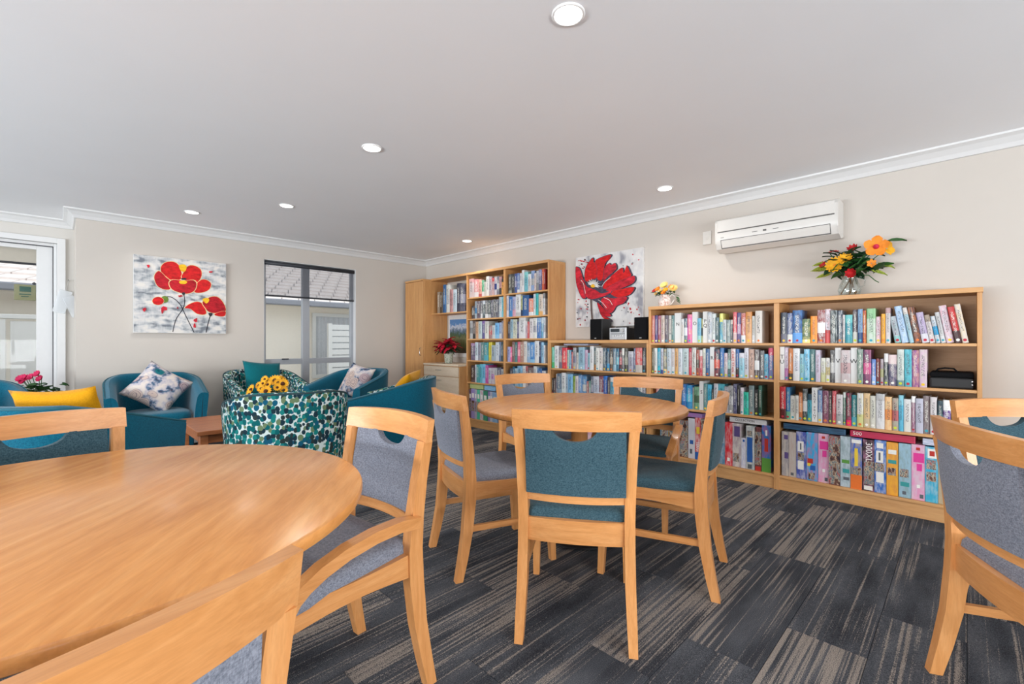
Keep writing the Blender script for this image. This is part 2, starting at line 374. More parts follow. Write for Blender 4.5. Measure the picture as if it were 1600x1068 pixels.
for a in ((WX0, WX0+0.008, YB+0.002, fy0, WZ0, WZ1), (WX1-0.008, WX1, YB+0.002, fy0, WZ0, WZ1), (WX0, WX1, YB+0.002, fy0, WZ1-0.008, WZ1), (WX0, WX1, YB-0.02, fy0, WZ0-0.02, WZ0+0.004)):
    part('reveal_lining', M['trim'], win, *a, bev=0.001)
bl = thing('roller_blind', 'dark see-through roller blind rolled down over the top of the window', 'blind', (2.385, YB+0.03, 2.09))
obj('roller_tube', tube([(-0.575, 0, 0.01), (0.575, 0, 0.01)], 0.024, 12), M['dark_alu'], bl, True)
obj('blind_sheet', nbox(-0.565, 0.565, -0.012, -0.0105, -0.385, 0.01), M['sheer'], bl)
obj('bottom_bar', nbox(-0.57, 0.57, -0.018, -0.004, -0.405, -0.383, 0.003), M['dark_alu'], bl)
# ------------------------------------------------------------------ sliding glass door in the recess
dr = tag(thing('door_1', None, None), kind='structure')
part('architrave', M['trim'], dr, DX1-0.005, DX1+0.06, YR-0.025, YR+0.02, 0, DZ+0.055); part('architrave', M['trim'], dr, DX0-0.06, DX1-0.005, YR-0.025, YR+0.02, DZ, DZ+0.055)
part('door_jamb', M['trim'], dr, DX1-0.03, DX1-0.005, YR+0.02, YR+0.12, 0, DZ); part('door_head', M['trim'], dr, DX0, DX1-0.03, YR+0.02, YR+0.12, DZ-0.03, DZ)
part('door_gasket', M['dark_alu'], dr, DX1-0.036, DX1-0.03, YR+0.03, YR+0.1, 0, DZ-0.03, bev=0); part('door_gasket', M['dark_alu'], dr, DX0, DX1-0.036, YR+0.03, YR+0.1, DZ-0.036, DZ-0.03, bev=0)
for xa, xb, yo in ((-0.97, DX1-0.036, 0.05), (DX0, -0.9, 0.085)):
    leaf = part('door_stile', M['alu'] if 0 else M['trim'], dr, xb-0.12, xb, YR+yo, YR+yo+0.03, 0, DZ-0.036); part('door_stile', M['trim'], dr, xa, xa+0.09, YR+yo, YR+yo+0.03, 0, DZ-0.036)
    part('door_rail', M['trim'], dr, xa+0.09, xb-0.12, YR+yo, YR+yo+0.03, 0, 0.14); part('door_rail', M['trim'], dr, xa+0.09, xb-0.12, YR+yo, YR+yo+0.03, DZ-0.075, DZ-0.036)
    part('door_pane', M['glass'], dr, xa+0.09, xb-0.12, YR+yo+0.012, YR+yo+0.018, 0.14, DZ-0.075, bev=0)
# unseen windows in the two outer walls, sized for the added daylight lamps
for k, (horiz, c0, c1, w0) in enumerate(((False, -0.15, 4.55, XL), (True, -2.55, 2.55, YN))):
    w = tag(thing('window_%d' % (k+2), None, None), kind='structure')
    for i in range(4):
        p = c0+(c1-c0-0.05)*i/3
        a = (p, p+0.05, w0-0.09, w0-0.04) if horiz else (w0-0.09, w0-0.04, p, p+0.05)
        part('mullion', M['alu'], w, *a, 0.05, 2.2)
    for z in (0.05, 2.15):
        a = (c0, c1, w0-0.085, w0-0.045) if horiz else (w0-0.085, w0-0.045, c0, c1)
        part('frame_rail', M['alu'], w, *a, z, z+0.05)
# ------------------------------------------------------------------ outside
M['paving'] = plain('concrete_path', rgb(176, 172, 164), 0.9, var=0.08, scale=6)
M['render'] = plain('cream_house_render', rgb(224, 216, 202), 0.9, var=0.02)
M['tile'] = plain('roof_tile', rgb(228, 216, 208), 0.85, var=0.06, scale=12)
M['gutter'] = plain('grey_gutter', rgb(128, 130, 136), 0.5)
M['fence'] = plain('white_fence', rgb(206, 205, 200), 0.6, var=0.02)
M['curtain'] = plain('grey_curtain', rgb(186, 188, 190), 0.95, var=0.05)
M['sign_green'] = plain('olive_sign_board', rgb(134, 134, 96), 0.7)
M['sign_dark'] = plain('dark_green_panel', rgb(40, 84, 70), 0.7)
tag(obj('ground', nbox(-14, 16, YR+0.14, 26, -0.3, -0.2), M['paving']), kind='structure')
HY = 10.5
hs = thing('neighbour_house', 'cream neighbouring house with tiled roof seen through the window and glass door', 'house', (2, HY, -0.2))
HX0, HX1 = -8, 12
obj('wall', nbox(HX0-2, HX1-2, 0, 0.2, 0, 2.2), M['render'], hs)
obj('soffit', nbox(HX0-2, HX1-2, -0.5, 0.3, 2.1, 2.13), M['render'], hs)
obj('gutter', nbox(HX0-2, HX1-2, -0.6, -0.48, 2.08, 2.2, 0.02), M['gutter'], hs)
pitch = math.radians(20.5); ct, st = math.cos(pitch), math.sin(pitch)
rf = obj('roof', sections(bmesh.new(), [[(x, -0.52, 2.14), (x, -0.52+6*ct, 2.14+6*st), (x, -0.52+6*ct, 2.0+6*st), (x, -0.52, 2.08)] for x in (HX0-2, HX1-2)]), M['gutter'], hs)
tm = bpy.data.meshes.new('roof_tile')
bmesh_t = bmesh.new()
sections(bmesh_t, [[(x+sk*0.12, y*ct - 0.0, y*st + zz) for y, zz, sk in ((0, 0.0, 0), (0.36, 0.0, 1), (0.36, 0.012, 1), (0.0, 0.045, 0))] for x in (0, 0.32)])
bmesh.ops.recalc_face_normals(bmesh_t, faces=bmesh_t.faces); bmesh_t.to_mesh(tm); bmesh_t.free(); tm.materials.append(M['tile'])
def tile_patch(xa, xb, rows, k0=0):
    for r_ in range(rows):
        x = xa+(r_ % 2)*0.17
        while x < xb:
            o = link('roof_tile', tm, None, rf); d = 0.33*r_
            o.location = (x, -0.52+d*ct, 2.142+d*st); x += 0.34
tile_patch(-4.2, -1.4, 8); tile_patch(0.6, 4.6, 12)
nw = obj('window_frame', box(box(box(box(bmesh.new(), 2.08, 2.16, -0.05, 0.02, 0.5, 1.98), 3.66, 3.74, -0.05, 0.02, 0.5, 1.98), 2.16, 3.66, -0.05, 0.02, 1.90, 1.98), 2.16, 3.66, -0.05, 0.02, 0.5, 0.58), M['fence'], hs)
obj('curtain', sections(bmesh.new(), [[(2.16+1.5*i/60, -0.015+0.012*math.sin(i*1.3), z) for i in range(61)] for z in (0.58, 1.90)], closed=False), M['curtain'], nw)
fn = thing('slatted_screen', 'white slatted garden screen standing outside the window', 'screen', (4.73, 9.7, -0.2))
obj('post', nbox(-0.62, -0.54, -0.04, 0.04, 0, 1.72), M['fence'], fn); obj('post', nbox(0.54, 0.62, -0.04, 0.04, 0, 1.72), M['fence'], fn)
for i in range(12): obj('slat', nbox(-0.54, 0.54, -0.012, 0.012, 0.1+i*0.135, 0.1+i*0.135+0.112, 0.004), M['fence'], fn)
gp = thing('garden_gate', 'tall white boarded gate and fence outside the glass door', 'gate', (-0.7, 9.0, -0.2))
for i in range(5):
    x = -1.6+i*0.62
    obj('panel', nbox(x, x+0.5, -0.015, 0.015, 0.1, 1.60, 0.004), M['fence'], gp); obj('post', nbox(x+0.53, x+0.58, -0.03, 0.03, 0, 1.62), M['fence'], gp)
    for j in range(22): obj('spacer', nbox(x+0.503, x+0.528, -0.012, 0.012, 0.12+j*0.068, 0.12+j*0.068+0.034), M['gutter'], gp)
obj('top_rail', nbox(-1.65, 1.6, -0.04, 0.04, 1.63, 1.69, 0.006), M['fence'], gp)
pa = thing('veranda_beam', 'pale veranda soffit and beam just outside the glass door', 'beam', (-1.0, 7.5, 2.02))
for i in range(3): obj('soffit_board', nbox(-2.0, 1.1, -0.55+i*0.19, -0.37+i*0.19, 0.24-i*0.02, 0.262-i*0.02, 0.004), M['fence'], pa)
obj('fascia', nbox(-2.0, 1.1, 0.02, 0.05, 0.0, 0.22, 0.004), M['render'], pa); obj('gutter_edge', nbox(-2.0, 1.1, 0.05, 0.09, -0.02, 0.02, 0.004), M['dark_alu'], pa)
obj('post', nbox(-1.9, -1.8, -0.02, 0.05, -2.22, 0.0), M['fence'], pa); obj('post', nbox(1.0, 1.1, -0.02, 0.05, -2.22, 0.0), M['fence'], pa)
sg = thing('sign_board_post', 'small olive green sign on a post outside the glass door', 'sign', (-0.27, 7.98, 1.62))
obj('sign_board', nbox(-0.09, 0.09, -0.012, 0.012, 0, 0.185, 0.004), M['sign_green'], sg)
obj('sign_panel', nbox(-0.045, 0.05, -0.017, -0.012, 0.10, 0.162), M['sign_dark'], sg)
obj('printed_line', nbox(-0.048, 0.05, -0.015, -0.012, 0.065, 0.076), M['sign_dark'], sg); obj('printed_line', nbox(-0.032, 0.03, -0.015, -0.012, 0.038, 0.049), M['sign_dark'], sg)
obj('post', nbox(0.092, 0.122, -0.015, 0.015, -1.82, 0.19, 0.004), M['fence'], sg); obj('finial', lathe([(0.001, 0.19), (0.016, 0.195), (0.018, 0.21), (0.001, 0.225)], 12, cx=0.075), M['dark_alu'], sg)
# ------------------------------------------------------------------ downlights
M['lamp'] = emit('downlight_lens', (1.0, 0.97, 0.92, 1), 9.0)
M['lamp_ring'] = plain('downlight_ring', rgb(244, 244, 244), 0.4, var=0.005)
ringm = lathe([(0.054, -0.004), (0.056, -0.007), (0.062, -0.006), (0.065, -0.002), (0.065, 0.0), (0.054, 0.0)], 28)
lights = [((1.413, 1.102), 'round ceiling downlight above the two dining tables'), ((1.469, 2.776), 'round ceiling downlight over the spotted tub chair seen from behind'), ((3.58, 1.78), 'round ceiling downlight in front of the air conditioner'),
          ((0.941, 5.40), 'round ceiling downlight in front of the grey poppy painting'), ((1.525, 4.517), 'round ceiling downlight over the coffee table'), ((3.67, 4.475), 'round ceiling downlight in front of the tall bookcase'),
          ((1.45, -0.75), None), ((-1.2, 1.0), None), ((-1.2, 3.6), None), ((-1.2, -1.4), None), ((-3.2, 1.0), None), ((-3.2, 3.6), None), ((1.45, -2.8), None)]  # these unseen downlights are added, outside the view
rm = lm_ = None
for (x, y), lab in lights:
    t = thing('downlight', lab or 'added round ceiling downlight out of view', 'downlight', (x, y, CEIL), 0, 'recessed ceiling downlights')
    if rm is None:
        rm = obj('trim_ring', ringm, M['lamp_ring'], t, True).data
        lm_ = obj('lens', lathe([(0.001, -0.005), (0.054, -0.005), (0.054, -0.001), (0.001, -0.001)], 28), M['lamp'], t).data
    else: link('trim_ring', rm, None, t); link('lens', lm_, None, t)
    d = bpy.data.lights.new('downlight_lamp', 'SPOT'); d.energy = DOWNLIGHT_W; d.spot_size = math.radians(150); d.spot_blend = 0.9; d.shadow_soft_size = 0.05; d.color = (1.0, 0.95, 0.89)
    lo = bpy.data.objects.new('lamp', d); COL.objects.link(lo); lo.parent = t; lo.location = (0, 0, -0.02)
# ------------------------------------------------------------------ round tables
def round_table(x, y, rz, label, R=0.61):
    t = thing('round_table', label, 'table', (x, y, 0), rz, 'round dining tables')
    top = obj('table_top', lathe([(0.001, 0.718), (R-0.012, 0.718), (R-0.002, 0.724), (R, 0.732), (R, 0.742), (R-0.003, 0.747), (R-0.010, 0.750), (0.001, 0.750)], 96), M['tabletop'], t); autosmooth(top, 35)
    obj('sub_top', lathe([(0.001, 0.69), (0.30, 0.69), (0.32, 0.70), (0.32, 0.718), (0.001, 0.718)], 40), M['beech_x'], t, False)
    autosmooth(obj('column', lathe([(0.001, 0.05), (0.055, 0.05), (0.052, 0.12), (0.046, 0.4), (0.05, 0.62), (0.075, 0.69), (0.001, 0.69)], 28), M['beech'], t))
    autosmooth(obj('base', lathe([(0.001, 0.0), (0.27, 0.0), (0.285, 0.008), (0.285, 0.016), (0.27, 0.024), (0.10, 0.04), (0.06, 0.06), (0.001, 0.06)], 48), M['black'], t))
    return t
round_table(*fr(2.72, 0.403), 0.3, 'round beech pedestal table with five chairs in front of the bookcases')
round_table(*fr(1.025, -1.005), 0.9, 'large round beech table top with three grey and teal chairs beside the lounge', 0.635)
# ------------------------------------------------------------------ dining chairs
def post_pts(sx):
    # foot, waist, top: x centre, y centre, z, half width, half depth
    P = [(0.207, -0.290, 0.0, 0.016, 0.018), (0.204, -0.268, 0.10, 0.018, 0.021), (0.200, -0.246, 0.22, 0.019, 0.024), (0.198, -0.232, 0.36, 0.019, 0.027), (0.198, -0.228, 0.46, 0.019, 0.026),
         (0.200, -0.234, 0.56, 0.019, 0.023), (0.206, -0.247, 0.68, 0.018, 0.020), (0.213, -0.266, 0.80, 0.018, 0.017)]
    return [[(sx*x+i*hw, y+j*hd, z) for i, j in ((-1, -1), (1, -1), (1, 1), (-1, 1))] for x, y, z, hw, hd in P]
def bow(x, hw, d): return -d*(1-(x/hw)**2)
def curved_rail(hw, y0, d, z0, z1, th, n=14, rake=0.0, crown=0.0):
    rings = []
    for i in range(n+1):
        x = -hw+2*hw*i/n; y = y0+bow(x, hw, d); zt = z1+crown*(1-(x/hw)**2)
        rings.append([(x, y-th/2, z0), (x, y+th/2, z0), (x, y+th/2-rake, zt), (x, y-th/2-rake, zt)])
    return sections(bmesh.new(), rings)
def seat_outline(k, ins, n=8):
    c = [(-0.185, -0.235), (0.185, -0.235), (0.228, 0.215), (-0.228, 0.215)]; rr = (0.02, 0.02, 0.05, 0.05)
    cx, cy = 0, -0.01; out = []
    for (x, y), r in zip(c, rr):
        sx, sy = (1 if x > 0 else -1), (1 if y > 0 else -1)
        a0 = {(-1, -1): PI, (1, -1): 1.5*PI, (1, 1): 0, (-1, 1): 0.5*PI}[(sx, sy)]
        for i in range(n):
            a = a0+0.5*PI*i/(n-1); px = x-sx*r+r*math.cos(a); py = y-sy*r+r*math.sin(a)
            out.append((cx+(px-cx)*(1-ins/0.22), cy+(py-cy)*(1-ins/0.22), k-(0.018*max(0, (py-0.08)/0.13)**2 if py > 0.08 else 0)))
    return out
CH = {}
def chair_meshes(fab, fname):
    d = {}
    if not CH:
        def keep(name, bm, m, sm=True):
            bmesh.ops.recalc_face_normals(bm, faces=bm.faces); me = bpy.data.meshes.new(name); bm.to_mesh(me); bm.free(); me.materials.append(m)
            me.shade_smooth(); me.set_sharp_from_angle(angle=math.radians(42)); CH[name] = me
        for s, nm in ((-1, 'post_l'), (1, 'post_r')): keep(nm, bevel_all(sections(bmesh.new(), post_pts(s)), 0.005, 2, 50), M['beech'])
        keep('top_rail', bevel_all(curved_rail(0.237, -0.262, 0.042, 0.797, 0.868, 0.026, rake=0.012, crown=0.006), 0.006, 2, 50), M['beech_x'])
        keep('lower_rail', bevel_all(curved_rail(0.185, -0.238, 0.028, 0.522, 0.556, 0.022), 0.003, 1, 50), M['beech_x'])
        keep('rear_rail', bevel_all(curved_rail(0.182, -0.232, 0.016, 0.365, 0.452, 0.024), 0.003, 1, 50), M['beech_x'])
        keep('front_rail', bevel_all(curved_rail(0.185, 0.205, -0.01, 0.385, 0.445, 0.022), 0.003, 1, 50), M['beech_x'])
        for s, nm in ((-1, 'side_l'), (1, 'side_r')):
            rings = []
            for i in range(11):
                u = i/10; y = -0.205+0.395*u; x = s*(0.198+0.010*u); zb = 0.378+0.014*math.sin(PI*u); zt = 0.450-0.006*math.sin(PI*u)
                rings.append([(x-0.011, y, zb), (x+0.011, y, zb), (x+0.011, y, zt), (x-0.011, y, zt)])
            keep(nm, bevel_all(sections(bmesh.new(), rings), 0.003, 1, 50), M['beech_y'])
            keep('leg_'+nm[-1], bevel_all(sections(bmesh.new(), [[(s*x+i*h, y+j*h, z) for i, j in ((-1, -1), (1, -1), (1, 1), (-1, 1))] for x, y, z, h in ((0.212, 0.222, 0, 0.0145), (0.208, 0.207, 0.30, 0.019), (0.207, 0.204, 0.445, 0.020))]), 0.004, 2, 50), M['beech'])
            keep('stretch_'+nm[-1], bevel_all(sections(bmesh.new(), [[(s*x+i*0.009, y, z+j*0.014) for i, j in ((-1, -1), (1, -1), (1, 1), (-1, 1))] for x, y, z in ((0.201, -0.235, 0.235), (0.209, 0.200, 0.225))]), 0.003, 1, 50), M['beech_y'])
            # bowed arm with a front support
            rings = []
            pts = [(-0.228, 0.552), (-0.15, 0.566), (-0.06, 0.566), (0.03, 0.553), (0.10, 0.530), (0.145, 0.503), (0.170, 0.474), (0.183, 0.44), (0.190, 0.40)]
            for i, (y, z) in enumerate(pts):
                a = pts[max(0, i-1)]; c = pts[min(len(pts)-1, i+1)]; ty, tz = c[0]-a[0], c[1]-a[1]; L = math.hypot(ty, tz); ny, nz = -tz/L, ty/L
                h = 0.017; x = s*(0.222+0.022*math.sin(PI*min(1, i/7))); w = 0.02
                rings.append([(x-w, y-ny*h, z-nz*h), (x+w, y-ny*h, z-nz*h), (x+w, y+ny*h, z+nz*h), (x-w, y+ny*h, z+nz*h)])
            keep('arm_'+nm[-1], bevel_all(sections(bmesh.new(), rings), 0.005, 2, 60), M['beech_y'])
        def panel():
            hw = 0.184; n = 40; rings = []
            for i in range(n+1):
                x = -hw+2*hw*i/n; y = -0.250+bow(x, 0.235, 0.034); u = abs(x)/0.078
                zt = 0.799-(0.044*math.sqrt(max(0, 1-u*u)) if u < 1 else 0); zb = 0.553; e = 0.010
                pf = lambda z: -0.030*((z-0.55)/0.25)
                rings.append([(x, y-0.016+pf(zb)+0.014, zb), (x, y+0.012+0.014, zb), (x, y+0.018+0.014+pf(0.68), 0.68), (x, y+0.010+0.014+pf(zt), zt), (x, y-0.012+0.014+pf(zt), zt), (x, y-0.020+0.014+pf(0.68), 0.68)])
            return sections(bmesh.new(), rings)
        for f in ('fab_teal', 'fab_grey'):
            keep('panel_'+f, bevel_all(panel(), 0.004, 2, 50), M[f])
            o = [seat_outline(0.435, 0.006), seat_outline(0.452, 0.0), seat_outline(0.470, 0.002), seat_outline(0.483, 0.010), seat_outline(0.490, 0.03), seat_outline(0.494, 0.07), seat_outline(0.497, 0.14)]
            keep('seat_'+f, sections(bmesh.new(), o), M[f])
def chair(pos, facing, fab, label, arms=False, anchor=-0.262):
    chair_meshes(fab, fab)
    fx, fy = (facing[0]+facing[1])/S2, (facing[0]-facing[1])/S2; L = math.hypot(fx, fy); fx /= L; fy /= L
    x, y = fr(*pos); x -= fx*anchor; y -= fy*anchor
    t = thing('dining_chair', label, 'chair', (x, y, 0), math.atan2(-fx, fy), 'beech dining chairs')
    link('rear_leg', CH['post_l'], None, t); link('rear_leg', CH['post_r'], None, t); link('front_leg', CH['leg_l'], None, t); link('front_leg', CH['leg_r'], None, t)
    link('top_rail', CH['top_rail'], None, t); link('lower_back_rail', CH['lower_rail'], None, t); link('rear_seat_rail', CH['rear_rail'], None, t); link('front_seat_rail', CH['front_rail'], None, t)
    for s in 'lr':
        link('side_seat_rail', CH['side_'+s], None, t)
        if not arms: link('stretcher', CH['stretch_'+s], None, t)
        if arms: link('armrest', CH['arm_'+s], None, t)
    link('backrest', CH['panel_'+fab], None, t); link('seat', CH['seat_'+fab], None, t)
    return t
chair((1.665, 0.23), (0.975, 0.19), 'fab_teal', 'teal dining chair with its back to the room, at the round table with five chairs', anchor=-0.29)
chair((2.313, -0.344), (0.449, 0.893), 'fab_grey', 'grey dining chair beside the teal tub chair with spotted lining', anchor=-0.29)
chair((2.15, 0.984), (0.486, -0.874), 'fab_teal', 'teal dining chair facing the lounge, its back to the puzzle boxes', anchor=-0.29)
chair((3.53, 0.09), (-0.88, 0.47), 'fab_grey', 'grey dining chair behind the round table in front of the tall bookcase')
chair((3.17, 0.94), (-0.87, -0.485), 'fab_teal', 'teal dining chair with arms behind the round table, below the speakers', arms=True)
chair((1.61, -0.449), (-0.767, -0.64), 'fab_grey', 'grey dining chair with curved wooden arms at the large table top', arms=True)
chair((1.545, -1.607), (-0.516, 0.857), 'fab_teal', 'teal dining chair in front of the blue tub chair with a mustard cushion')
chair((0.364, -0.398), (0.52, -0.854), 'fab_grey', 'grey dining chair with its broad top rail overlapping the large table edge')
chair((1.343, 1.395), (-0.318, 0.948), 'fab_grey', 'grey dining chair standing apart, in front of the pink puzzle box')
chair((1.94, 2.135), (-1.0, -0.05), 'fab_teal', 'teal dining chair against the bare wall beyond the bookcase end')
# ------------------------------------------------------------------ tub chairs
def u_path(a, b, yf, n=36):
    """outer plan of a tub: arms along y, half ellipse behind; returns (x, y, nx, ny)"""
    pts = []
    for i in range(8): pts.append((-a, yf-(yf+0.02)*i/8, -1, 0))
    for i in range(n+1):
        t = PI+PI*i/n; x, y = math.copysign(abs(math.cos(t))**0.8, math.cos(t)), math.copysign(abs(math.sin(t))**0.8, math.sin(t)); nx, ny = math.cos(t)/a, math.sin(t)/b; L = math.hypot(nx, ny)
        pts.append((a*x, -0.02+b*y, nx/L, ny/L))
    for i in range(8): pts.append((a, -0.02+(yf+0.02)*(i+1)/8, 1, 0))
    return pts
TUB = {}
def tub_meshes():
    path = u_path(0.385, 0.36, 0.33)
    def hgt(y): return 0.625+0.175*min(1, max(0, (0.33-y)/0.66))
    def keep(name, bm, sharp=60):
        bmesh.ops.recalc_face_normals(bm, faces=bm.faces); me = bpy.data.meshes.new(name); bm.to_mesh(me); bm.free(); me.shade_smooth(); me.set_sharp_from_angle(angle=math.radians(sharp)); TUB[name] = me
    out, inn, pipe = [], [], []
    for x, y, nx, ny in path:
        h = hgt(y); T = 0.095
        p = lambda o, z: (x-nx*o, y-ny*o, z)
        out.append([p(0.055, 0.12), p(0.03, 0.28), p(0.012, 0.45), p(0.0, h-0.02), p(0.004, h-0.006), p(0.016, h), p(0.045, h+0.006), p(0.047, h-0.02), p(0.06, 0.12)])
        inn.append([p(0.048, h-0.02), p(0.046, h+0.006), p(0.062, h+0.002), p(0.080, h-0.012), p(0.094, h-0.04), p(0.108, 0.50), p(0.118, 0.36), p(0.062, 0.36)])
        pipe.append(p(0.006, h-0.004))
    keep('outer_shell', sections(bmesh.new(), out)); keep('inner_shell', sections(bmesh.new(), inn)); keep('piping', tube(pipe, 0.007, 6))
    def seat(z, ins):
        o = []
        for i in range(40):
            t = 2*PI*i/40; c, s = math.cos(t), math.sin(t); e = 0.5 if s > 0 else 0.8
            o.append(((0.272-ins)*math.copysign(abs(c)**e, c), 0.045+(0.30-ins)*math.copysign(abs(s)**e, s), z))
        return o
    keep('seat_cushion', sections(bmesh.new(), [seat(0.30, 0.01), seat(0.32, 0), seat(0.42, 0), seat(0.445, 0.015), seat(0.456, 0.05), seat(0.461, 0.12)]))
    keep('front_panel', nbox(-0.27, 0.27, 0.24, 0.30, 0.12, 0.30, 0.01, 2)); keep('leg', lathe([(0.001, 0), (0.018, 0), (0.026, 0.13), (0.001, 0.13)], 14))
tub_meshes()
_tm = {}
def mcopy(name, m):
    k = (name, m.name)
    if k not in _tm:
        me = TUB[name].copy(); me.materials.clear(); me.materials.append(m); _tm[k] = me
    return _tm[k]
def tub(x, y, face_deg, outer, inner, label, sc=1.0):
    t = thing('tub_chair', label, 'armchair', (x, y, 0), math.radians(face_deg-90), 'upholstered tub chairs'); t.scale = (sc, sc, 1)
    link('outer_shell', mcopy('outer_shell', M[outer]), None, t); link('inner_shell', mcopy('inner_shell', M[inner]), None, t)
    link('seat_cushion', mcopy('seat_cushion', M[inner]), None, t); link('front_panel', mcopy('front_panel', M[outer]), None, t)
    link('piping', mcopy('piping', M['piping' if outer == 'teal_tub' else 'pipe_spot']), None, t)
    for lx, ly in ((-0.28, 0.24), (0.28, 0.24), (-0.2, -0.26), (0.2, -0.26)):
        o = link('leg', mcopy('leg', M['black']), None, t); o.location = (lx, ly, 0)
    return t
tub(0.68, 5.60, -92, 'teal_tub', 'teal_tub', 'all-teal tub chair with a floral cushion, below the grey poppy painting')
tub(1.655, 5.60, -86, 'spot', 'spot', 'spotted tub chair with a teal cushion, in front of the window')
tub(2.40, 5.02, 205, 'teal_tub', 'teal_tub', 'teal tub chair with a floral cushion, right of the window beside the spotted one')
tub(2.14, 3.66, 135, 'teal_tub', 'spot', 'teal tub chair with spotted lining and mustard cushion, near the cupboard')
tub(1.13, 3.34, 78, 'spot', 'spot', 'spotted tub chair with its back turned, in front of the sunflowers')
tub(0.074, 3.53, 45, 'teal_tub', 'spot', 'teal tub chair with spotted lining and mustard cushion, behind the teal dining chair')
tub(-0.55, 5.55, -75, 'teal_tub', 'teal_tub', 'teal tub chair in front of the glass door')
# ------------------------------------------------------------------ cushions
def pillow(a, T, n=18):
    bm = bmesh.new(); top = []; bot = []
    for i in range(n+1):
        rt, rb = [], []
        for j in range(n+1):
            u, v = -1+2*i/n, -1+2*j/n
            x = a*u*(1-0.09*(1-v*v)*abs(u)); y = a*v*(1-0.09*(1-u*u)*abs(v)); t = T*((1-abs(u)**2.6)*(1-abs(v)**2.6))**0.6
            vt = bm.verts.new((x, y, t)); rt.append(vt); rb.append(vt if i in (0, n) or j in (0, n) else bm.verts.new((x, y, -t)))
        top.append(rt); bot.append(rb)
    for i in range(n):
        for j in range(n):
            bm.faces.new((top[i][j], top[i+1][j], top[i+1][j+1], top[i][j+1])); bm.faces.new((bot[i][j+1], bot[i+1][j+1], bot[i+1][j], bot[i][j]))
    return bm
def cushion(loc, yaw, tilt, roll, m, label, a=0.22, T=0.075):
    # stands on edge: normal starts horizontal facing local +y, then leans back
    o = obj('cushion', pillow(a, T), M[m], None, True)
    o.matrix_world = Matrix.Translation(loc) @ Matrix.Rotation(math.radians(yaw-90), 4, 'Z') @ Matrix.Rotation(math.radians(tilt), 4, 'X') @ Matrix.Rotation(PI/2, 4, 'X') @ Matrix.Rotation(math.radians(roll), 4, 'Z')
    return tag(o, label, 'cushion', 'scatter cushions on the tub chairs')
cushion((0.70, 5.61, 0.67), -92, 28, 38, 'floral', 'floral cushion leaning point-up in the all-teal tub chair', 0.215)
cushion((1.66, 5.66, 0.70), -80, 22, 6, 'teal_cush', 'plain teal cushion in the spotted tub chair by the window', 0.21)
cushion((2.47, 5.04, 0.665), 200, 26, 12, 'floral', 'floral cushion in the teal tub chair right of the window', 0.20)
cushion((2.20, 3.60, 0.665), 135, 33, 3, 'mustard', 'mustard cushion in the spotted-lined chair near the cupboard', 0.23)
cushion((0.04, 3.45, 0.655), 45, 18, 3, 'mustard', 'mustard cushion in the tub chair behind the teal dining chair', 0.235)
# ------------------------------------------------------------------ coffee table
ct_ = thing('coffee_table', 'low reddish wooden coffee table with a bowl of sunflowers on it', 'table', (1.30, 4.65, 0))
obj('table_top', nbox(-0.53, 0.53, -0.42, 0.42, 0.385, 0.42, 0.004, 2), M['rimu'], ct_)
for sx in (-1, 1):
    for sy in (-1, 1): obj('leg', nbox(sx*0.48-0.03, sx*0.48+0.03, sy*0.37-0.03, sy*0.37+0.03, 0, 0.385, 0.004), M['rimu'], ct_)
    obj('apron', nbox(sx*0.48-0.012, sx*0.48+0.012, -0.34, 0.34, 0.315, 0.385), M['rimu'], ct_)
for sy in (-1, 1): obj('apron', nbox(-0.45, 0.45, sy*0.37-0.012, sy*0.37+0.012, 0.315, 0.385), M['rimu'], ct_)
obj('lower_shelf', nbox(-0.45, 0.45, -0.34, 0.34, 0.12, 0.14), M['rimu'], ct_)
# ------------------------------------------------------------------ bookcases along the right wall
XF = 3.864; XBK = XW-0.004; TH = 0.018
def carcass(name, label, y0, y1, top, shelves, uprights, skip_back=False):
    """y0 < y1; shelves = list of (ya, yb, z of top face)"""
    t = thing(name, label, 'bookcase', (XF, (y0+y1)/2, 0)); yc = (y0+y1)/2
    def p(nm, m, x0, x1, ya, yb, z0, z1, bev=0.0015): return obj(nm, nbox(x0-XF, x1-XF, ya-yc, yb-yc, z0, z1, bev), M[m], t)
    p('side_panel', 'ven_v', XF, XBK, y0, y0+0.022, 0, top-0.03); p('side_panel', 'ven_v', XF, XBK, y1-0.022, y1, 0, top-0.03)
    p('top_panel', 'ven_h', XF-0.008, XBK, y0-(0.004 if name == 'wide_bookcase' else 0), y1, top-0.03, top, 0.002)
    p('plinth', 'ven_h', XF+0.012, XF+0.03, y0+0.022, y1-0.022, 0, 0.09)
    p('back_panel', 'ven_back', XBK-0.008, XBK, y0+0.022, y1-0.022, 0.09, top-0.03, 0)
    for u in uprights: p('upright', 'ven_v', XF, XBK-0.008, u-0.018, u+0.018, 0.0, top-0.03)
    for ya, yb, z in shelves: p('shelf', 'ven_h', XF+0.001, XBK-0.008, ya, yb, z-TH, z)
    return t
RS = [0.11, 0.54, 0.832, 1.112]; TS = [0.11, 0.59, 0.88, 1.162, 1.425, 1.706]
Y0, YM, Y2, Y3, YMT, Y5, Y6 = -0.064, 1.024, 2.080, 3.281, 3.995, 4.726, 5.53
sh = [(Y0+0.022, YM-0.018, z) for z in RS]+[(YM+0.018, Y2-0.022, z) for z in RS]
carcass('wide_bookcase', 'wide beech bookcase with puzzle boxes along its bottom shelf', Y0, Y2, 1.445, sh, [YM])
carcass('low_bookcase', 'lower beech bookcase carrying the stereo and speakers', Y2+0.001, Y3-0.001, 1.14, [(Y2+0.024, Y3-0.024, z) for z in RS[:3]], [])
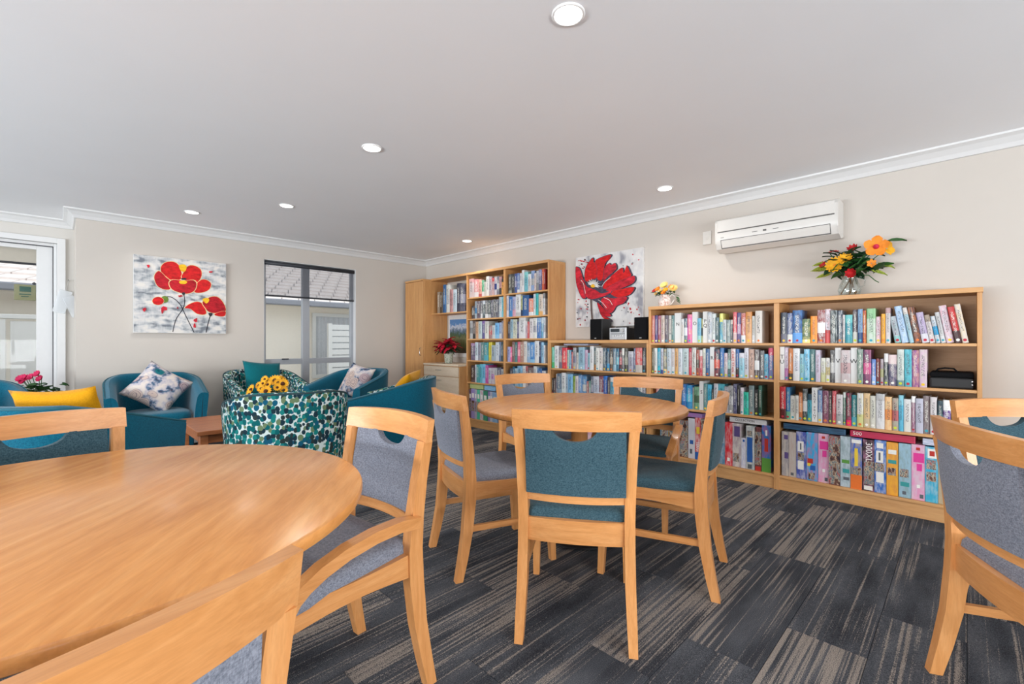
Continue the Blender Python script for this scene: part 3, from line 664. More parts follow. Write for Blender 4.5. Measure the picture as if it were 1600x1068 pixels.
tb = carcass('tall_bookcase', 'tall beech bookcase with two columns of books and a bridging shelf', Y3, Y5, 2.037, [(Y3+0.022, YMT-0.018, z) for z in TS]+[(YMT+0.018, Y5-0.022, z) for z in TS], [YMT])
yc = (Y3+Y5)/2
obj('bridge_top', nbox(-0.008, XBK-XF, Y5+0.001-yc, Y6-yc, 2.007, 2.037, 0.002), M['ven_h'], tb)
obj('bridge_shelf', nbox(0.0, XBK-XF, Y5+0.001-yc, Y6-yc, 1.514, 1.532, 0.0015), M['ven_h'], tb)
cb = thing('tall_cupboard', 'tall beech cupboard with one plain door in the corner', 'cupboard', (3.72, 5.77, 0))
obj('body', nbox(0.018, XBK-3.72, Y6+0.001-5.77, 6.0-5.77, 0, 2.005, 0.002), M['ven_v'], cb)
obj('top_panel', nbox(-0.004, XBK-3.72, Y6+0.001-5.77, 6.004-5.77, 2.005, 2.03, 0.002), M['ven_h'], cb)
dd = obj('door', nbox(0, 0.018, Y6+0.004-5.77, 5.997-5.77, 0.08, 2.0, 0.002), M['ven_v'], cb)
obj('handle', tube([(0.0, Y6+0.05-5.77, 0.92), (-0.022, Y6+0.05-5.77, 0.93), (-0.026, Y6+0.05-5.77, 0.98), (-0.022, Y6+0.05-5.77, 1.03), (0.0, Y6+0.05-5.77, 1.04)], 0.005, 8), M['chrome'], dd, True)
dc = thing('drawer_cabinet', 'pale drawer cabinet between the cupboard and the tall bookcase', 'cabinet', (3.73, 5.13, 0)); yc = 5.13
obj('body', nbox(0.018, XBK-3.73, Y5+0.006-yc, Y6-yc, 0, 0.795, 0.002), M['ven_v'], dc)
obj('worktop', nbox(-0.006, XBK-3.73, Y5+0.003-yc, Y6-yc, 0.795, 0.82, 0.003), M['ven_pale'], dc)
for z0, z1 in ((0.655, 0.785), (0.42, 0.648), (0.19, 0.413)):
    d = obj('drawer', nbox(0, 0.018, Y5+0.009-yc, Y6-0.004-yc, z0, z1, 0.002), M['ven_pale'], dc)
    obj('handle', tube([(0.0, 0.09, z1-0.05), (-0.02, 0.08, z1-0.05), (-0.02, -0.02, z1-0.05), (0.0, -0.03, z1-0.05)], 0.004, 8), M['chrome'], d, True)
obj('plinth', nbox(0.03, 0.05, Y5+0.01-yc, Y6-0.004-yc, 0, 0.18), M['ven_v'], dc)
# ------------------------------------------------------------------ books
BOOKS={
'R1':'999,41,230,234,667 958,36,224,248,ddc 922,63,243,247,59d 860,52,177,464,ed8 807,42,195,e82,fb4 765,47,238,822,eee,NEMESIS 718,32,242,dde,c44 686,40,231,233,dee 646,31,229,345,eee 615,14,197,dcc,bbb 601,42,196,289,6bb 559,29,230,434,ccb 529,27,232,8ac,247 503,21,222,a33,fc4 481,48,233,bdb,8b8 433,27,177,ecd,c36 404,22,194,ea3,d92 382,26,233,ccc,b99 334,34,176,aab,8bb,/9.3 300,39,242,9bd,def,/9.3 261,25,231,8bc,dcb,/9.3 236,35,232,433,e84,/9.3 201,37,196,a9b,ccd,/9.3 165,28,179,dcc,987,/9.3 137,24,170,ccc,29c,/9.3 113,24,194,bbb,ccc,/9.3 89,38,234,dcd,c46,/9.3 51,33,224,c33,422,/9.3 19,30,239,dcb,ec8,/9.3',
'R2':'1011,37,252,ddd,ddd,|TU 974,27,245,dcd,b7a 947,29,240,c73,432 918,44,240,ddd,ccd 874,27,200,8bc,9cc 847,35,236,6bd,dee 812,36,234,366,8aa 776,31,229,bbd,c9a 745,31,173,ddc,cc9 714,26,174,ddd,cb8 688,28,230,333,bbb 660,34,247,ddd,ddd,|V 626,56,231,cbb,b99 570,36,248,ddd,ddd,|W 534,35,239,576,ddd 499,42,235,535,c58 457,25,171,57b,9be 432,21,177,433,c33 410,19,175,a9a,bb8 390,23,211,233,ddd 367,44,204,446,ebb 323,35,240,cdc,688 287,37,240,5bc,277 251,36,235,848,fc9 215,37,240,dbb,c8c',
'R3':'1004,39,242,c23,511 965,27,240,26a,6a8 938,36,178,ddc,eec 902,22,183,ccb,ddc 881,24,208,b63,d96 857,30,235,233,ccc 827,28,200,4ab,245 799,36,249,ddd,ddd,|LARGE_PRINT 763,29,232,57a,acd 734,37,231,624,c9a 698,22,232,433,655 676,24,233,c34,fbb 652,39,211,dcc,aaa 613,17,229,365,cdc 595,29,225,444,e16 566,32,214,277,5ab 534,35,230,ddd,cc8 499,35,231,db8,cb9 464,31,217,ddb,cba 433,47,234,ddd,bbb 386,38,217,ec9,e95 348,32,212,aa9,b66 316,25,233,4ac,8cd 291,38,210,ddd,ddc 253,20,232,836,fff 233,37,220,bbd,aac 197,33,239,766,baa 164,32,234,dcc,ddd 131,26,215,234,577 105,36,221,638,fff,The_Hanging 70,23,222,873,a93',
'R4':'994,48,333,cba,557 946,49,334,cba,b98 897,64,346,45a,eee 833,71,350,3ad,e33 761,65,350,eac,e4a 696,67,349,534,a64 629,59,351,acd,366 570,64,349,46b,ec3 503,63,347,211,d9b,300XL 441,63,352,26b,eee 378,61,348,ea3,c74 316,63,350,9bc,787 253,65,353,eac,e4a 188,61,348,3ac,bdd 127,26,351,ba8,a98',
'L1':'2060,34,250,b66,d96 2027,29,252,336,86a 1997,31,247,844,b7a 1967,35,249,dba,a85 1932,33,248,545,888 1899,32,246,dcb,ccb 1866,24,245,577,8aa 1843,61,265,ddd,ddd,|N 1782,29,210,dcb,ccc 1753,30,214,245,cde 1723,40,246,d5a,ea3 1683,47,267,ddd,ddd,|O 1636,35,210,6ac,9cc 1601,11,205,bb8,233 1590,40,266,ddd,ddd,|PQ 1550,37,254,ccc,58a 1513,31,244,cdd,bcb 1483,30,211,355,89a 1452,27,244,5ac,ee8 1425,28,191,ccc,8ab 1397,33,188,788,bcc 1365,19,188,234,cba 1346,32,249,d45,eaa 1314,30,243,447,a8a 1284,35,239,b54,ddd 1249,47,247,da7,c84 1202,22,212,bba,ccc 1180,51,252,dcb,ccb',
'L2':'2060,30,232,443,998 2031,28,232,ddc,ccc 2003,31,233,29b,3bc 1972,29,229,ccd,348 1943,30,226,677,ec8 1913,40,230,acd,bcd 1873,36,230,dcc,ddd 1837,33,231,da6,a76 1804,39,231,bcd,ddd 1765,54,232,acc,bdd 1712,28,232,b24,d45 1683,39,239,ddc,533 1644,26,220,a54,432 1618,27,220,c34,dcc 1591,27,233,ddb,ccb 1565,33,230,258,68a 1532,37,246,ddd,ddd,|R 1495,49,228,345,d54 1446,31,238,26a,58a 1415,30,198,dab,ecc 1386,25,229,455,8bb 1361,38,233,ddd,c54,CHRIS_RYAN 1323,26,230,26a,433 1297,40,200,8cd,ccd 1258,32,240,ccd,bbc 1226,43,231,ca9,b98 1183,35,229,433,ddd 1148,34,220,555,aab 1114,30,194,3ac,eba 1084,36,241,47a,c46',
'L3':'2016,48,176,b44,ddc 1967,48,193,dcc,466 1920,56,179,57a,acd 1864,41,200,ddd,c9a 1822,45,190,366,8aa 1777,46,210,26a,48c 1731,53,205,27b,4bd 1678,15,187,aa9,999 1663,45,196,7a8,464 1618,37,246,ddd,ddd,|S 1581,30,227,488,bbb 1551,34,221,3ac,5bd 1516,18,182,444,666 1498,35,232,ccd,ddd 1464,52,231,4ab,8cd 1412,35,214,bbc,567 1377,35,224,999,ddd 1342,27,239,336,bbc 1316,26,228,333,444 1289,24,214,dcd,edd 1266,39,180,2b9,5cb 1227,40,234,788,899 1187,32,206,333,444 1154,25,239,243,365',
'L4':'1977,76,325,48a,ddc 1901,83,325,a83,eec 1818,98,326,643,b63 1719,61,347,ccd,ddd 1659,51,358,c33,fff,1000 1607,71,351,888,464 1537,53,352,bac,ccc 1484,76,350,58a,ddd 1408,60,351,d23,fcc 1349,67,350,dcb,747 1282,37,240,dde,99c 1245,62,344,ddc,268 1183,50,340,433,a55 1133,66,362,27b,d43',
'M1':'3271,46,231,8cb,4a6 3225,63,246,ddd,bbc 3162,49,228,667,988 3112,70,225,c34,d55 3042,26,202,9bb,cc8 3016,26,199,58a,8ab 2991,21,182,b55,a66 2969,42,227,aaa,889 2927,33,176,dcb,cba 2893,78,234,8ab,9bc 2815,36,205,cac,c7b 2779,32,175,7ab,acc 2747,47,245,ddd,ddd 2700,27,229,267,a73 2672,39,229,ddc,ccc 2634,42,230,dcc,dcb 2592,41,224,345,acd 2550,37,224,234,49c 2513,40,224,333,987 2472,36,225,678,9bc 2436,29,222,257,6bc 2407,36,219,233,c56 2371,28,226,334,ddc 2343,38,226,333,887 2305,58,199,99a,bbc 2246,20,227,568,aac 2226,70,233,c44,cba 2156,36,234,333,667',
'M2':'3257,28,182,333,433 3230,27,177,655,766 3202,23,228,bbb,99a 3180,54,236,567,89a 3126,62,245,ddd,cdd 3064,30,234,9ab,acd 3034,64,236,8bd,48b 2969,34,219,ab6,8a4 2935,42,221,cbc,dcc 2893,50,233,58b,abd 2844,53,222,48b,bbb 2791,28,175,955,a66 2763,28,180,587,9aa 2735,28,228,456,99a 2707,70,229,ccd,abd 2637,53,236,724,ccc 2584,49,239,25a,37c 2535,33,229,433,555 2502,44,231,4ac,ddd 2458,43,233,dcc,bbb 2414,50,229,27a,eee 2364,56,238,a55,ddc 2308,55,235,ddd,ccc 2253,54,244,58b,abd 2199,40,244,ddc,cba 2159,39,243,ccd,888',
'M4':'3253,109,286,a55,ddd 3144,114,294,48a,ec8 3029,111,302,ddc,c55 2919,115,306,464,dda 2803,111,318,c9a,eee 2692,115,323,57b,ddd 2576,111,332,a85,eec 2465,115,341,848,ebb 2350,117,346,ddd,c44 2233,107,353,ca6,557',
'TL1':'4686,96,249,cbb,c99 4590,86,235,c77,dcc 4504,62,228,da9,b55 4443,46,210,4a7,dcc 4397,38,186,cba,cba 4359,59,252,ddc,ddd 4300,59,241,aab,a55 4241,43,220,caa,c55 4198,43,231,dcc,348 4155,43,231,667,bbb 4112,49,222,c99,444 4063,35,193,ea5,333',
'TL2':'4646,64,170,433,777 4582,47,228,abb,48b 4535,70,225,545,bbb 4466,46,230,445,ddd 4420,53,228,344,bcd 4367,52,229,555,ddd 4315,52,226,344,bbb 4263,44,227,445,ccd 4220,50,229,333,ddd 4169,50,226,445,bbb 4119,56,252,acd,ddd 4063,35,253,5bc,bcd',
'TL3':'4678,56,238,bbb,888 4622,55,236,655,333 4567,62,224,ca8,c64 4504,69,227,acc,bdd 4435,61,230,558,86a 4374,74,223,ddc,ccb 4300,59,166,988,b55 4241,58,169,bcc,cdd 4183,71,197,6ad,8bd 4112,42,200,9ac,bcd 4070,42,218,778,aab',
'TR1':'3947,54,234,444,998 3893,53,233,333,666 3840,39,232,248,88a 3801,39,233,36a,ddd 3762,45,228,bbc,ddd 3717,38,260,ddd,ccc 3679,56,233,6ab,8cc 3623,49,204,cbb,ddd 3573,55,235,79c,bbb 3519,30,202,dcb,b66 3489,36,226,bbc,888 3453,47,235,557,88a 3406,29,239,c53,d86 3377,23,236,922,833',
'TR2':'3988,48,257,dcc,cbb 3940,67,244,36a,48b 3873,53,239,9ac,c9a 3820,84,259,ddd,bbb 3736,32,239,cc8,235 3704,100,241,258,46a 3604,67,198,d75,ddd 3537,36,247,cdd,bcd 3501,42,249,3aa,5bb 3459,65,237,dcb,da6 3394,35,245,ddd,888',
'TR3':'3960,40,205,445,777 3920,53,232,8ab,acd 3866,66,230,dda,578 3801,39,200,557,88a 3762,108,245,ddd,ccc 3654,25,200,b9a,ccc 3629,31,194,b44,d88 3598,61,229,dcc,ddd 3537,60,232,ddc,aab 3477,59,234,36a,8ac 3417,35,236,59b,acd 3382,29,235,cde,bbc',
'TL4':'4652,77,225,556,a8a 4575,59,236,acd,cde 4516,58,231,89a,b77 4457,66,237,577,9bb 4392,80,231,488,5ab 4311,63,237,dc4,cb5 4248,70,200,9ab,aa8 4178,69,237,bcd,cde 4109,38,242,568,89a 4072,37,237,344,567',
'TL5':'4652,77,220,433,655 4575,34,234,dde,ccd 4541,59,235,499,5ab 4482,50,243,5ab,6bc 4433,65,245,6bd,9ce 4368,56,231,b49,d8b 4311,48,201,bbc,ccd 4264,55,203,ccc,c9c 4209,54,205,bbb,ccd 4155,76,212,667,889 4079,45,195,bbb,ccc',
'TL6':'4721,70,378,656,867 4652,77,394,98c,aac 4575,42,389,aac,bbd 4532,58,387,4b9,6ca 4474,66,385,ccd,c44 4408,81,380,386,5a8 4327,48,380,87a,a9c 4280,47,379,abd,cde 4233,93,377,8ac,9bd',
'TR4':'3961,51,181,99c,bbd 3910,29,181,d58,e8a 3881,43,242,755,977 3838,42,237,366,588 3796,42,242,c57,e9a 3754,69,242,a76,cba 3686,47,247,dcb,ccc 3638,53,232,8ac,ace 3585,72,237,37b,8bd 3513,64,251,ddd,ccc 3449,32,242,235,457 3417,38,237,8bd,ade 3379,25,204,ccc,ddd',
'TR5':'3924,50,211,445,667 3874,36,233,268,48a 3838,49,215,9bc,bcd 3789,83,247,8bd,577 3706,48,250,ddd,ccc 3659,34,247,baa,b66 3625,86,233,766,988 3539,52,251,ddd,ccc 3487,32,239,8ac,bcd 3455,51,230,36a,58b 3404,56,204,bbc,ddd',
'A':'5420,74,307,987,a98 5346,73,294,432,654 5273,72,398,258,47a 5201,82,391,ddc,ccc 5118,81,320,c99,333 5037,80,313,acd,bde 4958,78,391,334,556 4880,101,377,445,99a',
}

# unit meshes: x = thickness, y = depth from spine, z = height
bm = bmesh.new()
sp = [(0.0, 0.0), (0.12, -0.022), (0.35, -0.032), (0.65, -0.032), (0.88, -0.022), (1.0, 0.0)]
ring = sp+[(1.0, 1.0), (0.93, 1.0), (0.93, 0.03), (0.07, 0.03), (0.07, 1.0), (0.0, 1.0)]
lo = [bm.verts.new((x, y, 0)) for x, y in ring]; hi = [bm.verts.new((x, y, 1)) for x, y in ring]; n = len(ring)
for i in range(n): bm.faces.new((lo[i], lo[(i+1) % n], hi[(i+1) % n], hi[i]))
for L in (lo, hi):
    bm.faces.new([L[i] for i in (0, 1, 2, 3, 4, 5, 8, 9)]); bm.faces.new([L[i] for i in (5, 6, 7, 8)]); bm.faces.new([L[i] for i in (0, 9, 10, 11)])
bmesh.ops.recalc_face_normals(bm, faces=bm.faces)
ME_COVER = bpy.data.meshes.new('book'); bm.to_mesh(ME_COVER); bm.free(); ME_COVER.materials.append(M['book'])
bm = nbox(0.07, 0.93, 0.031, 0.975, 0.018, 0.982); ME_PAGES = bpy.data.meshes.new('pages'); bm.to_mesh(ME_PAGES); bm.free(); ME_PAGES.materials.append(M['paper'])
bm = nbox(0, 1, 0, 1, 0, 1, 0.012); ME_BOX = bpy.data.meshes.new('puzzle_box'); bm.to_mesh(ME_BOX); bm.free(); ME_BOX.materials.append(M['book'])
bm = nbox(0, 1, 0, 1, 0, 1, 0.01); ME_CARD = bpy.data.meshes.new('divider_block'); bm.to_mesh(ME_CARD); bm.free(); ME_CARD.materials.append(M['card'])
DOTS = []
for k, c in enumerate(((240, 200, 50), (235, 235, 228), (60, 160, 180), (226, 120, 50), (200, 215, 60), (190, 40, 60))):
    m = plain('sticker_%d' % k, rgb(*c), 0.6)
    b = lathe([(0.001, 0.0), (0.5, 0.0), (0.5, 1.0), (0.001, 1.0)], 12); bmesh.ops.rotate(b, verts=b.verts, matrix=Matrix.Rotation(PI/2, 3, 'X')); bmesh.ops.recalc_face_normals(b, faces=b.faces)
    me = bpy.data.meshes.new('sticker'); b.to_mesh(me); b.free(); me.materials.append(m); DOTS.append(me)
ORD = 'first second third fourth fifth sixth seventh eighth ninth tenth eleventh twelfth thirteenth fourteenth fifteenth sixteenth seventeenth eighteenth nineteenth twentieth'.split()
ORD += ['twenty-'+o for o in ORD[:9]]+['thirtieth']+['thirty-'+o for o in ORD[:9]]
def cname(h):
    r, g, b_ = [int(c, 16) for c in h]; mx, mn = max(r, g, b_), min(r, g, b_)
    if mx-mn <= 2: return 'white' if mn >= 12 else 'pale grey' if mn >= 10 else 'grey' if mx > 6 else 'dark' if mx > 3 else 'black'
    if mx == r and r-b_ >= 3 and g > b_+2: return ('yellow' if r-g <= 2 else 'orange' if r > 12 else 'brown') if r > 8 else 'brown'
    if mx == r and b_ > g: return 'pink' if r > 12 else 'purple' if b_ > 4 else 'maroon'
    if mx == r: return 'red' if r >= 9 and g < 7 else 'pink' if r > 11 and g < 11 else 'cream' if r > 11 else 'brown'
    if mx == g: return ('teal' if b_ > r+2 else 'green') if g < 12 else 'pale green'
    if r > g: return 'purple' if b_ < 12 else 'lilac'
    return 'pale blue' if r >= 8 else ('navy' if b_ < 9 else 'teal' if g >= b_-1 else 'blue')
SHELF = {'R1': (1.112, 'from middle upright, shelf under the glass vase'), 'R2': (0.832, 'from middle upright, shelf with the black case'),
         'R3': (0.54, 'from middle upright, shelf above the puzzle boxes'), 'R4': (0.11, 'from middle upright, bottom shelf'),
         'L1': (1.112, 'from the stereo, shelf under the flower jug'), 'L2': (0.832, 'from the stereo, second shelf under the jug'),
         'L3': (0.54, 'from the stereo, third shelf under the jug'), 'L4': (0.11, 'from the stereo, bottom shelf under the jug'),
         'M1': (0.832, 'from tall bookcase, shelf under the stereo'), 'M2': (0.54, 'from tall bookcase, second shelf under the stereo'), 'M4': (0.11, 'from tall bookcase, bottom shelf under the stereo'),
         'A': (1.532, 'from the cupboard, shelf above the poinsettia')}
for k, nm in enumerate(('bottom', 'fifth', 'fourth', 'third', 'second', 'top')):
    SHELF['TL%d' % (6-k)] = (TS[k], 'from the poinsettia side, tall bookcase %s shelf' % nm); SHELF['TR%d' % (6-k)] = (TS[k], 'from the centre upright, tall bookcase %s shelf' % nm)
BAY = {'R': (Y0+0.022, YM-0.018), 'L': (YM+0.018, Y2-0.022), 'M': (Y2+0.024, Y3-0.024), 'TL': (YMT+0.018, Y5-0.022), 'TR': (Y3+0.022, YMT-0.018), 'A': (Y5+0.002, Y6-0.002)}
def art_mat():
    s = N('picture_print', 0.45); f = s.noise(s.coords('Object', (3.6, 1, 9), off=s.rnd_off(41.0)), 0.8, 3, 0.6)
    s.col(s.ramp(f, [(0.30, rgb(40, 34, 46)), (0.42, rgb(112, 70, 54)), (0.48, rgb(196, 180, 156)), (0.53, rgb(62, 92, 104)), (0.58, rgb(150, 148, 150)), (0.64, rgb(178, 84, 70)), (0.72, rgb(46, 58, 84))])); return s.m
M['art'] = art_mat()
M['ink_orange'] = plain('orange_ink', rgb(232, 116, 40), 0.6); M['ink_purple'] = plain('purple_ink', rgb(92, 74, 130), 0.6); M['ink_teal'] = plain('teal_ink', rgb(52, 150, 150), 0.6); M['ink_grey'] = plain('grey_ink', rgb(90, 96, 104), 0.6)
M['ink_blue'] = plain('deep_blue_ink', rgb(34, 92, 168), 0.6); M['ink_green'] = plain('green_ink', rgb(90, 150, 60), 0.6)
PK = [('pink', .15, .95, .68, .85), ('pink', .4, .8, .53, .66), ('white', .4, .65, .22, .28), ('red', .35, .65, .90, .95), ('grey', .62, .9, .04, .11)]
PANELS = {'R4': [[('purple', .35, .9, .83, .93), ('purple', .4, .95, .40, .54)], [('grey', .25, .65, .04, .10)], [('white', .15, .75, .58, .80), ('grey', .38, .52, .62, .76), ('art', .15, .8, .40, .56), ('white', .15, .75, .20, .38)],
                 [('red', .1, .6, .36, .46), ('yellow', .1, .4, .30, .36), ('blue', .35, .8, .22, .32), ('art', .2, .75, .03, .17)], PK, [('art', .0, 1, .02, .98)], [('green', .15, .9, .47, .54), ('teal', .25, .9, .28, .36), ('grey', .3, .9, .14, .20)],
                 [('orange', 0, 1, 0, .28), ('yellow', .35, .65, .45, .8), ('art', .05, .95, .28, .42), ('white', .1, .95, .90, .97)], [('art', .1, .95, .13, .58), ('white', .1, .85, .02, .10)],
                 [('white', .2, .75, .85, .95), ('white', .15, .75, .58, .8), ('grey', .36, .52, .62, .77), ('art', .03, .85, .41, .57), ('white', .15, .8, .2, .4)], [('white', .15, .85, .78, .86), ('teal', .15, .85, .60, .67), ('art', .1, .8, .38, .52)], [('art', .1, .8, .38, .53), ('teal', .15, .85, .21, .29), ('grey', .3, .6, .06, .12)], PK,
                 [('white', .2, .9, .80, .97), ('red', .35, .75, .84, .93), ('art', .1, .85, .60, .77), ('art', .1, .85, .38, .55)], []],
          'L4': [[('art', .1, .9, .3, .8)], [('art', .1, .9, .1, .7)], [('art', 0, 1, .02, .98)], [('blue', .25, .75, .36, .46), ('grey', .25, .6, .12, .24)], [('yellow', .25, .8, .62, .78), ('blue', 0, 1, 0, .18)], [('art', 0, 1, .02, .98)], [('art', .2, .8, .3, .5)], [('white', .2, .8, .5, .7)],
                 [('white', .3, .65, .1, .18)], [('purple', .2, .85, .70, .94), ('art', .1, .8, .12, .32)], [('blue', .3, .7, .88, .95)], [('blue', .12, .78, .17, .74), ('art', .15, .75, .77, .89), ('grey', .2, .7, .02, .12)], [('art', .05, .95, .14, .9), ('red', .1, .9, .0, .1)], [('red', .3, .7, .44, .72), ('green', 0, 1, 0, .30), ('white', .4, .6, .78, .9)]]}
rb = random.Random(3)
def soft(h):            # pale covers are close to neutral
    v = [int(c, 16) for c in h]; k = 0.45 if min(v) >= 10 else 1.0; a = sum(v)/3
    return rgb(*[17*(a+(c-a)*k) for c in v])[:3]
def lettering(parent, s, size, m, vertical, w, dep, h, zc, rot=False, xc=0.5, yo=-0.036):
    o = link('lettering', text_mesh(s, size, m, vertical), None, parent)
    # local frame of the parent is scaled by (w, dep, h): undo that
    base = Matrix.Rotation(PI/2, 4, 'X')
    if rot: base = base @ Matrix.Rotation(-PI/2, 4, 'Z')
    o.matrix_local = Matrix.Diagonal((1/w, 1/dep, 1/h, 1)) @ Matrix.Translation((xc*w, yo*dep-0.0006, zc*h)) @ base
    return o
for key, txt in BOOKS.items():
    zs, phrase = SHELF[key]; boxes = key in ('R4', 'L4', 'M4', 'TL6'); ents = [e.split(',') for e in txt.split()]
    for i, e in enumerate(ents):
        y, w, h = int(e[0])/1000, int(e[1])/1000-0.0012, int(e[2])/1000; c1, c2 = e[3], e[4]; ex = e[5] if len(e) > 5 else ''
        lean = 0.0
        if ex.startswith('/'): lean = math.radians(float(ex[1:])); ex = ''
        lo_, hi_ = BAY[key[:2] if key[0] == 'T' else key[0]]
        if lean: w = w*0.98-0.001
        if not lean:
            y1_ = max(y-w, lo_+0.001); y = min(y, hi_-0.0015); w = y-y1_
        dep = 0.20 if boxes else rb.uniform(0.135, 0.165)
        if key == 'A': dep = 0.22
        div = ex.startswith('|')
        me = ME_BOX if boxes else ME_CARD if div else ME_COVER
        nm = 'puzzle_box' if boxes else 'shelf_divider' if div else 'book'
        o = link(nm, me); o.scale = (w, dep, h); y0 = y
        o.location = (XF+0.016+rb.uniform(0, 0.012), y0, zs+0.0005); o.rotation_euler = (0, -lean, -PI/2)
        o['c1'] = soft(c1); o['c2'] = soft(c2)
        a = rb.random(); bl, bh = (0.0, 0.0) if a < 0.35 else (0.0, rb.uniform(0.15, 0.4)) if a < 0.6 else (rb.uniform(0.7, 0.85), 1.1) if a < 0.8 else (0.3, 0.62)
        if boxes: bl, bh = 0.0, 0.0
        o['par'] = (bl, bh, 0.0 if ex else 0.85 if not boxes else 0.0)
        if div:
            words = ex[1:].replace('_', ' ')
            tag(o, 'white card divider marked %s among the books' % words, 'divider', 'white letter dividers on the shelves')
            if len(words) > 2: lettering(o, words, 0.022, M['ink'], True, w, dep, h, 0.5, yo=0.0)
            else: lettering(o, words, 0.042, M['ink'], True, w, dep, h, 0.62, yo=0.0)
            continue
        word = 'puzzle box' if boxes else ('tall book' if h > 0.235 else 'small book' if h < 0.19 else 'book')
        two = cname(c1) if cname(c2) == cname(c1) else cname(c1)+' and '+cname(c2)
        tag(o, '%s %s, %s %s' % (two, word, ORD[i], phrase), 'box' if boxes else 'book', 'puzzle boxes on the bottom shelves' if boxes else 'books on the shelves')
        if not boxes:
            link('pages', ME_PAGES, None, o)
            if key[0] in 'RLM' and rb.random() < 0.8:
                d = link('sticker', DOTS[rb.randrange(6)], None, o); dia = min(w*0.62, 0.017); d.scale = (dia/w, 0.0012/dep, dia/h); d.location = (0.5, -0.0315, 0.016/h+0.01)
        if ex:
            wd = ex.replace('_', ' ')
            if boxes: lettering(o, wd, 0.042 if wd == '1000' else 0.05, M['ink_white'], False, w, dep, h, 0.32 if wd == '1000' else 0.76, True, yo=0.0)
            else: lettering(o, wd, min(w*0.8, 0.03), M['ink_red'] if 'RYAN' in wd else M['ink_white'], False, w, dep, h, 0.55 if 'NEM' not in wd else 0.42, True)
        if boxes:      # printed panels on the box ends
            pl_ = PANELS[key][i] if key in PANELS else [('art', .1, .9, .25, .6), ('white', .2, .8, .7, .85)]
            for q, (mn_, xa, xb, za, zb) in enumerate(pl_): obj('printed_panel', nbox(xa, xb, -0.003-0.0006*q, 0.0, za, zb), M['art'] if mn_ == 'art' else M['ink_'+mn_], o)
# boxes lying flat on the rows of puzzle boxes
def flat_box(y1, y0, z, h, c1, c2, label, txt=None, dep=0.2, cat='box'):
    o = link('flat_box', ME_BOX); w = y1-y0; o.scale = (w, dep, h); o.location = (XF+0.03, y1, z+0.0005); o.rotation_euler = (0, 0, -PI/2)
    o['c1'] = hex3(c1)[:3]; o['c2'] = hex3(c2)[:3]; o['par'] = (0, 0, 0.0); tag(o, label, cat)
    if txt: lettering(o, txt[0], txt[1], txt[2], False, w, dep, h, 0.5, xc=txt[3], yo=0.0)
    return o
flat_box(0.985, 0.60, 0.4655, 0.042, '135', '48a', 'dark blue box lying flat on the puzzle boxes by the middle upright')
flat_box(0.575, 0.235, 0.4665, 0.045, 'b14', 'c25', 'magenta box marked 500 lying flat on the puzzle boxes', ('500', 0.034, M['ink_white'], 0.12))
flat_box(0.20, 0.06, 0.468, 0.04, 'dde', '48a', 'small pale box with a picture lying flat on the puzzle boxes')
flat_box(1.375, 1.10, 0.470, 0.040, 'ddd', 'bbb', 'white box lettered COLLECTION lying flat on the puzzle boxes', ('COLLECTION', 0.024, M['ink'], 0.42))
flat_box(1.86, 1.60, 0.4695, 0.036, 'a5a', '3aa', 'purple and teal box lying flat on puzzle boxes beside a dining chair')
flat_box(4.69, 4.42, 0.505, 0.06, 'bc8', 'dd9', 'yellow-green box lying flat on boxes at the foot of the tall bookcase')
flat_box(4.40, 4.19, 0.502, 0.06, '9ce', '6ad', 'pale blue box lying flat on boxes at the foot of the tall bookcase')
flat_box(3.10, 2.78, 1.083, 0.018, '99a', 'aab', 'grey book lying flat on the books under the stereo', cat='book')
# black case on the second shelf
bc = thing('black_case', 'black carry case with a handle lying on the shelf beside the books', 'case', (XF+0.02, 0.068, 0.8325))
obj('body', nbox(0.0, 0.24, -0.098, 0.100, 0.0, 0.068, 0.012, 3), M['black'], bc); obj('lid', nbox(0.004, 0.24, -0.098, 0.100, 0.068, 0.10, 0.01, 3), M['black_cloth'], bc)
obj('handle', tube([(0.05, 0.075, 0.098), (0.045, 0.06, 0.118), (0.045, 0.03, 0.125), (0.045, -0.01, 0.122), (0.05, -0.03, 0.098)], 0.005, 8), M['black_cloth'], bc, True)
for z in (0.025, 0.045): obj('stud', lathe([(0.001, 0), (0.005, 0), (0.005, 0.003), (0.001, 0.003)], 10).verts and nbox(-0.003, 0.001, -0.094, -0.087, z, z+0.008, 0.001), M['chrome'], bc)
# ------------------------------------------------------------------ stereo on the low bookcase
for y, rz, lab in ((2.687, 0.0, 'black loudspeaker standing near the tall bookcase'), (2.18, 0.0, 'black loudspeaker standing next to the wide bookcase')):
    s_ = thing('loudspeaker', lab, 'speaker', (XF+0.03, y, 1.141), rz, 'pair of black loudspeakers')
    obj('cabinet', nbox(0.012, 0.19, -0.07, 0.07, 0.0, 0.215, 0.003), M['black'], s_); obj('grille', nbox(0.0, 0.011, -0.067, 0.067, 0.004, 0.211, 0.004, 2), M['black_cloth'], s_)
    obj('badge', nbox(-0.0015, 0.0, -0.012, 0.012, 0.014, 0.021), M['chrome'], s_)
st_ = thing('stereo', 'silver-fronted compact stereo between the two black speakers', 'stereo', (XF+0.03, 2.427, 1.141))
obj('cabinet', nbox(0.014, 0.24, -0.092, 0.092, 0.004, 0.118, 0.003), M['black'], st_)
fp = obj('front_panel', nbox(0.0, 0.014, -0.094, 0.094, 0.002, 0.12, 0.003), M['silver'], st_)
obj('display', nbox(-0.002, 0.0, -0.02, 0.080, 0.078, 0.108), M['display'], fp); obj('disc_slot', nbox(-0.0015, 0.0, -0.078, 0.080, 0.058, 0.062), M['black'], fp)
